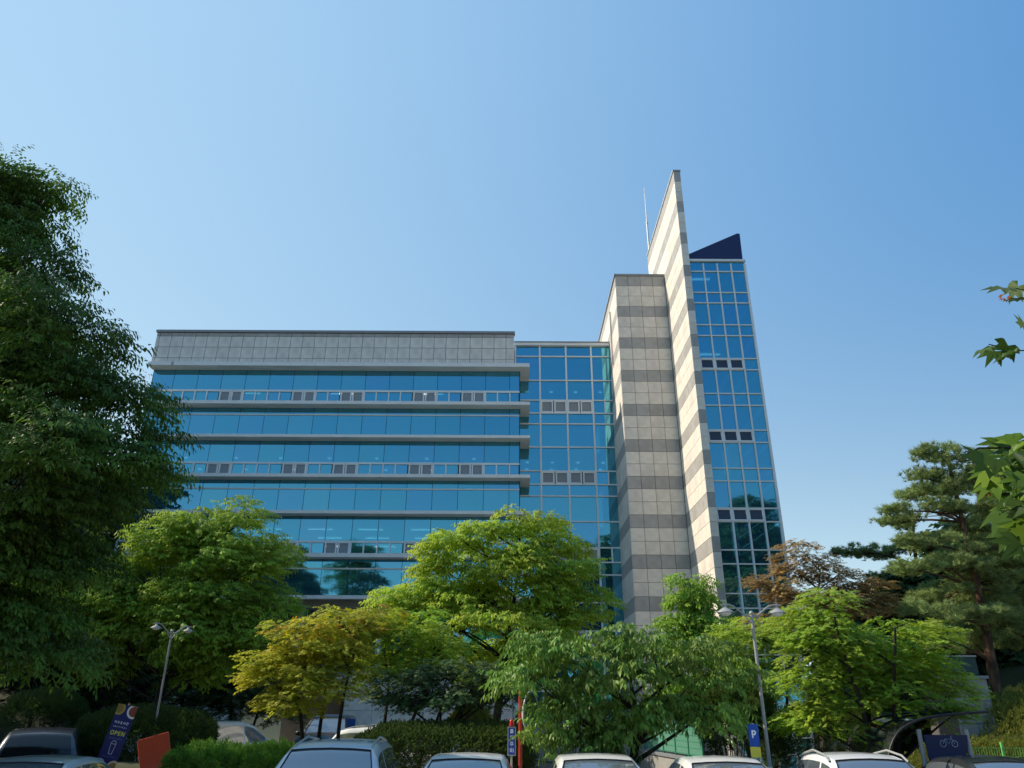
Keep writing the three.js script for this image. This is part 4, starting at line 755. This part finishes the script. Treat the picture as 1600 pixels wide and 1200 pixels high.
{ // exit warning sign with red beacon
  const p = atZ(799.5, 1158, -16.4), t = thing('warning_sign', 'narrow blue lit sign reading 출차주의 with red beacon beside the red pole', 'sign', [p.x, G0, p.z]);
  const w = 0.165, h = 0.52, y = p.y - G0;
  mesh('post', at(new THREE.CylinderGeometry(0.022, 0.022, y - h / 2, 8), 0, (y - h / 2) / 2, 0), M.steel, t);
  const c = mesh('cabinet', at(box(w, h, 0.09), 0, y, 0), std({ color: lin(0.42, 0.43, 0.44), roughness: 0.5 }), t);
  mesh('sign_face', new THREE.PlaneGeometry(w - 0.035, h - 0.035), std({ map: canvasTex(96, 384, (g, W, H) => { g.fillStyle = '#1b3fa8'; g.fillRect(0, 0, W, H); g.strokeStyle = '#eef2ff'; g.lineWidth = 9; ['chul', 'cha', 'ju', 'ui'].forEach((k, i) => stroke(g, 18, 16 + i * 92, 62, HAN[k])); }), roughness: 0.4 }), c, [0, y, 0.048]);
  mesh('beacon', at(new THREE.LatheGeometry([[0, 0.13], [0.03, 0.125], [0.045, 0.09], [0.048, 0.03], [0.055, 0.025], [0.055, 0]].map(q => new THREE.Vector2(...q)), 16), 0, y + h / 2 + 0.012, 0), std({ color: lin(0.5, 0.02, 0.02), roughness: 0.25 }), t);
}
{ // red pole with traffic mirror, seen nearly edge on from behind
  const p = atZ(813, 1080, -16.6), t = thing('traffic_mirror', 'red pole carrying a round convex traffic mirror turned aside', 'traffic mirror', [p.x, G0, p.z]);
  mesh('pole', tubes().add([V(0, 0, 0), V(0, (p.y - G0) / 2, 0), V(0, p.y - G0, 0)], 0.04, 0.04, 10).build(), M.red, t);
  const m = mesh('mirror_back', new THREE.SphereGeometry(0.62, 28, 8, 0, 6.284, 0, 0.72).rotateX(-Math.PI / 2).translate(0, 0, 0.46), std({ color: lin(0.5, 0.5, 0.49), roughness: 0.5 }), t, [0.22, p.y - G0 - 0.42, 0]);
  m.rotation.y = 1.17;
  mesh('mirror_rim', new THREE.TorusGeometry(0.41, 0.022, 8, 32), M.steel, m, [0, 0, 0.0]);
  mesh('mirror_face', new THREE.CircleGeometry(0.40, 28), M.chrome, m, [0, 0, 0.006]);
  mesh('bracket', tubes().add([V(0, p.y - G0 - 0.42, 0), V(0.2, p.y - G0 - 0.42, -0.05)], 0.02, 0.02, 6).build(), M.red, t);
}
{ // parking sign
  const p = atZ(1178, 1149, -14.6), t = thing('parking_sign', 'blue parking sign with white P above a small yellow plate', 'sign', [p.x, G0, p.z], -0.35);
  const y = p.y - G0;
  mesh('post', at(new THREE.CylinderGeometry(0.02, 0.02, y + 0.2, 8), 0, (y + 0.2) / 2, -0.02), M.steel, t);
  const face = std({ map: canvasTex(128, 240, (g, W, H) => { g.fillStyle = '#0d4fae'; g.fillRect(0, 0, W, H); g.fillStyle = '#f4f6fa'; g.font = 'bold 120px sans-serif'; g.textAlign = 'center'; g.fillText('P', W / 2, 150); }), roughness: 0.4 });
  mesh('sign_panel', at(box(0.175, 0.36, 0.012), 0, y, 0), std({ color: lin(0.01, 0.09, 0.42), roughness: 0.4 }), t); mesh('sign_face', new THREE.PlaneGeometry(0.172, 0.356), face, t, [0, y, 0.009]);
  mesh('yellow_plate', at(box(0.175, 0.17, 0.012), 0, y - 0.27, 0), std({ map: canvasTex(96, 80, (g, W, H) => { g.fillStyle = '#e5d54c'; g.fillRect(0, 0, W, H); g.fillStyle = '#222'; g.fillRect(24, 34, 48, 12); }), roughness: 0.5 }), t);
}
{ // OPEN banner
  const p = atZ(181, 1153, -18.6), t = thing('banner_stand', 'leaning navy banner reading OPEN in front of the dark round shrub', 'banner', [p.x, 0.55, p.z]);
  const W = 0.44, H = 1.38, tex = canvasTex(320, 1000, (g, w, h) => {
    g.fillStyle = '#1d2a6b'; g.fillRect(0, 0, w, h);
    const dish = (x, y, r, a, b) => { g.fillStyle = a; g.beginPath(); g.arc(x, y, r, 0, 6.284); g.fill(); g.fillStyle = b; g.beginPath(); g.arc(x, y, r * 0.72, 0, 6.284); g.fill(); };
    dish(40, 70, 95, '#b8a04a', '#8c7a3a'); dish(285, 80, 110, '#e8e8ea', '#8a4a3a'); dish(45, 930, 110, '#dfe4ee', '#8f9aa6'); dish(285, 930, 110, '#d9d2b0', '#a08a4a');
    g.strokeStyle = '#dfe4f4'; g.lineWidth = 7; ['seok', 'su', 'do', 'seo', 'gwan'].forEach((k, i) => stroke(g, 42 + i * 48, 250, 40, HAN[k]));
    g.lineWidth = 3; for (let i = 0; i < 8; i++) stroke(g, 46 + i * 29, 325, 20, pick(Object.values(HAN)));
    g.fillStyle = '#d9e04a'; g.font = 'bold 92px sans-serif'; g.textAlign = 'center'; g.fillText('OPEN', w / 2, 462);
    g.strokeStyle = '#aeb8dc'; g.lineWidth = 2; for (const y of [500, 520, 778]) { g.beginPath(); g.moveTo(50, y); g.lineTo(270, y); g.stroke(); }
    g.strokeStyle = '#e6eaf6'; g.lineWidth = 6; g.beginPath(); g.moveTo(120, 590); g.lineTo(135, 740); g.lineTo(185, 740); g.lineTo(200, 590); g.closePath(); g.stroke(); g.beginPath(); g.arc(160, 585, 40, Math.PI, 0); g.stroke();
  });
  const b = mesh('banner_cloth', new THREE.BoxGeometry(W, H, 0.006), std({ map: tex, roughness: 0.7 }), t, [0, p.y - 0.55, 0]); b.rotation.set(-0.06, 0.15, -0.17);
  mesh('pole', new THREE.CylinderGeometry(0.01, 0.01, H + 0.1, 6), M.steel, b, [0, 0, -0.02]);
  mesh('foot', tubes().add([V(-0.25, 0, 0.2), V(-0.12, p.y - 0.55 - H / 2, 0), V(0.05, 0, -0.25)], 0.012, 0.012, 6).build(), M.steel, t);
}
{ // orange barrier
  const p = atZ(258, 1182, -17.2), t = thing('plastic_barrier', 'orange red plastic barrier half hidden by the bright yew shrub', 'barrier', [p.x, 0.5, p.z], 0.35);
  const s = new THREE.Shape([[-0.24, 0], [0.24, 0], [0.2, 0.3], [0.11, 0.55], [0.09, 1.05], [-0.09, 1.05], [-0.11, 0.55], [-0.2, 0.3]].map(q => new THREE.Vector2(...q)));
  mesh('body', new THREE.ExtrudeGeometry(s, { depth: 0.55, bevelEnabled: true, bevelSize: 0.02, bevelThickness: 0.02, bevelSegments: 2 }).translate(0, 0.03, -0.27).rotateY(Math.PI / 2), M.orange, t).rotation.z = 0.28;
  mesh('cap', at(new THREE.CylinderGeometry(0.05, 0.05, 0.05, 12), 0.05, 1.1, 0), M.black, t).rotation.z = 0.28;
}
// ------------------------------------------------------------------ walls and fences
{
  const a = atZ(822, 1128, -20), b = atZ(1006, 1130, -20), t = thing('retaining_wall', 'grey concrete retaining wall behind the cherry tree', 'wall', [(a.x + b.x) / 2, G0, -20]);
  mesh('wall_face', at(box(b.x - a.x, 1.8, 0.3), 0, 0.9, 0), M.concrete, t);
  mesh('coping', at(box(b.x - a.x + 0.06, 0.07, 0.36), 0, 1.838, 0), M.stoneCap, t);
  mesh('cable', tubes().add(bend(V((a.x - b.x) / 2, 1.05, 0.17), V((b.x - a.x) / 2, 1.1, 0.17), -0.12, 9), 0.012, 0.012, 5).build(), M.black, t);
}
{
  const a = atZ(1004, 1168, -20), b = atZ(1100, 1192, -16.3), dx = b.x - a.x, dz = b.z - a.z, len = Math.hypot(dx, dz), t = thing('mesh_fence', 'green mesh fence on a low stained concrete wall beside the cherry tree', 'fence', [(a.x + b.x) / 2, G0, (a.z + b.z) / 2], Math.atan2(-dz, dx));
  mesh('low_wall', at(box(len, 1.22, 0.25), 0, 0.61, 0), M.concrete, t); mesh('coping', at(box(len, 0.05, 0.31), 0, 1.247, 0), M.stoneCap, t);
  const gm = std({ color: lin(0.02, 0.22, 0.12), roughness: 0.5 }), net = phy({ color: lin(0.05, 0.36, 0.22), roughness: 1, transmission: 0.5, thickness: 0, side: THREE.DoubleSide });
  const n = 5; for (let i = 0; i <= n; i++) mesh('post', at(new THREE.CylinderGeometry(0.022, 0.022, 0.74, 8), -len / 2 + len * i / n, 1.62, 0), gm, t);
  for (let i = 0; i < n; i++) { const pn = mesh('mesh_panel', new THREE.BoxGeometry(len / n - 0.07, 0.62, 0.004), net, t, [-len / 2 + len * (i + 0.5) / n, 1.62, 0.0]); for (let k = 0; k < 6; k++) mesh('wire', box(len / n - 0.05, 0.008, 0.012), gm, pn, [0, -0.29 + k * 0.116, 0]); }
}
{
  const a = atZ(1498, 1180, -19.2), t = thing('wire_fence', 'light green wire fence in front of the low yellow green hedge', 'fence', [a.x, G0, -19.2]);
  const gm = std({ color: lin(0.18, 0.62, 0.16), roughness: 0.45 }), L = 5.4;
  for (let i = 0; i <= 5; i++) mesh('post', at(new THREE.CylinderGeometry(0.03, 0.03, 1.5, 8), i * 1.05, 0.75, 0), gm, t);
  for (let k = 0; k < 7; k++) mesh('wire', at(box(L, 0.007, 0.007), L / 2, 0.35 + k * 0.17, 0.02), gm, t);
  const v = []; for (let i = 0; i < L / 0.06; i++) v.push(at(box(0.004, 1.05, 0.004), i * 0.06, 0.87, 0.02)); const vs = mesh('vertical_wires', merge(v), gm, t); vs.userData.kind = 'stuff';
}
// ------------------------------------------------------------------ bicycle shelter, kiosk, far house
{
  const z = -15.6, L = atZ(1372, 1150, z), R = atZ(1498, 1150, z), tip = atZ(1543, 1112, z), w = R.x - L.x, t = thing('bicycle_shelter', 'smoked dome bicycle shelter with a navy end panel showing a bicycle', 'shelter', [L.x, G0, z]);
  const smoke = phy({ color: lin(0.03, 0.035, 0.035), roughness: 0.12, clearcoat: 1, side: THREE.DoubleSide });
  const prof = [[0.35, 0], [0.08, 0.25], [0, 0.7], [0.1, 1.3], [0.35, 1.75], [0.8, 2.0], [1.4, 2.1], [tip.x - L.x, tip.y - G0]];
  for (let i = 0; i < 3; i++) {                          // curved sheets side by side in depth
    const g = [], z0 = -i * 0.9, n = 24, crv = new THREE.CatmullRomCurve3(prof.map(q => V(q[0], q[1], 0))).getPoints(n), P2 = [], I2 = [];
    crv.forEach(q => { P2.push(q.x, q.y, z0, q.x, q.y, z0 - 0.87); }); for (let k = 0; k < n; k++) I2.push(2 * k, 2 * k + 2, 2 * k + 1, 2 * k + 1, 2 * k + 2, 2 * k + 3);
    const bg = new THREE.BufferGeometry(); bg.setAttribute('position', new THREE.Float32BufferAttribute(P2, 3)); bg.setIndex(I2); bg.computeVertexNormals(); mesh('roof_sheet', bg, smoke, t);
    mesh('rib', tubes().add(crv, 0.025, 0.025, 6).build().translate(0, 0, z0 + 0.015), M.black, t);
  }
  const bx0 = atZ(1441, 1150, z).x - L.x, s = new THREE.Shape(); s.moveTo(bx0, 1.75); s.lineTo(bx0 + 0.82, 1.75); s.bezierCurveTo(bx0 + 0.8, 1.35, bx0 + 0.5, 1.05, bx0 + 0.02, 0.95); s.closePath();
  mesh('end_panel', new THREE.ExtrudeGeometry(s, { depth: 0.02, bevelEnabled: false }).translate(0, 0, 0.05), std({ color: lin(0.007, 0.016, 0.07), roughness: 0.45 }), t);
  const ic = [new THREE.TorusGeometry(0.055, 0.005, 6, 20).translate(bx0 + 0.33, 1.6, 0.075), new THREE.TorusGeometry(0.055, 0.005, 6, 20).translate(bx0 + 0.55, 1.6, 0.075), tubes().add([V(bx0 + 0.33, 1.6, 0.075), V(bx0 + 0.38, 1.68, 0.075), V(bx0 + 0.5, 1.68, 0.075), V(bx0 + 0.44, 1.6, 0.075), V(bx0 + 0.38, 1.68, 0.075)], 0.005, 0.005, 5).build(), tubes().add([V(bx0 + 0.55, 1.6, 0.075), V(bx0 + 0.49, 1.72, 0.075), V(bx0 + 0.53, 1.73, 0.075)], 0.005, 0.005, 5).build()];
  mesh('bicycle_emblem', merge(ic), std({ color: lin(0.35, 0.4, 0.5), roughness: 0.4 }), t);
  for (const x of [bx0 - 0.05, bx0 + 0.85]) mesh('post', at(new THREE.CylinderGeometry(0.045, 0.045, 1.85, 10), x, 0.92, 0.0), M.steel, t);
}
{
  const z = -23.5, a = atZ(1484, 1060, z), b = atZ(1541, 1060, z), y1 = a.y - G0, t = thing('stone_kiosk', 'small stone faced block with a glass roof light beneath the pines', 'kiosk', [(a.x + b.x) / 2, G0, z]);
  const w = b.x - a.x; mesh('core', at(box(w - 0.1, y1 - 0.02, 1.7), 0, y1 / 2, -0.9), M.joint, t);
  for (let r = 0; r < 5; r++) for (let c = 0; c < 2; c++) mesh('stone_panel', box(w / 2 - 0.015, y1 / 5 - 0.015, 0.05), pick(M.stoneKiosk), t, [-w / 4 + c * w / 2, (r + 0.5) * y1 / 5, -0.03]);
  mesh('coping', at(box(w + 0.1, 0.08, 1.9), 0, y1 + 0.04, -0.9), M.stoneCap, t);
  mesh('glass_panel', at(box(w * 0.95, 0.5, 0.02), -0.1, y1 + 0.36, -0.1), phy({ color: lin(0.10, 0.16, 0.16), roughness: 0.05, metalness: 0.4, clearcoat: 1 }), t); mesh('top_rail', at(box(w, 0.04, 0.06), -0.1, y1 + 0.63, -0.1), M.steel, t);
}
{
  const p = atZ(1556, 1076, -52), t = thing('brick_house', 'low orange brick house glimpsed between the pine trunks', 'building', [p.x, 2.6, -52]);
  mesh('wall', at(box(9, 2.4, 5), 0, 1.2, 0), std({ color: lin(0.52, 0.17, 0.09), roughness: 0.9, map: streakMap }), t); mesh('roof', at(box(9.6, 0.3, 5.6), 0, 2.55, 0), M.stoneCap, t);
  for (let i = 0; i < 4; i++) mesh('window', box(0.9, 1, 0.05), carGlass, t, [-3 + i * 2, 1.3, 2.52]);
}
{
  const p = atZ(549, 1128, -30), t = thing('standing_sign', 'slim blue standing sign beside the dark van at the entrance', 'sign', [p.x, G0, -30]);
  mesh('panel', at(box(0.3, 1.75, 0.06), 0, 0.9, 0), std({ color: lin(0.02, 0.09, 0.33), roughness: 0.5 }), t); mesh('foot', at(box(0.5, 0.04, 0.4), 0, 0.02, 0), M.steel, t);
}
renderer.render(scene, camera);
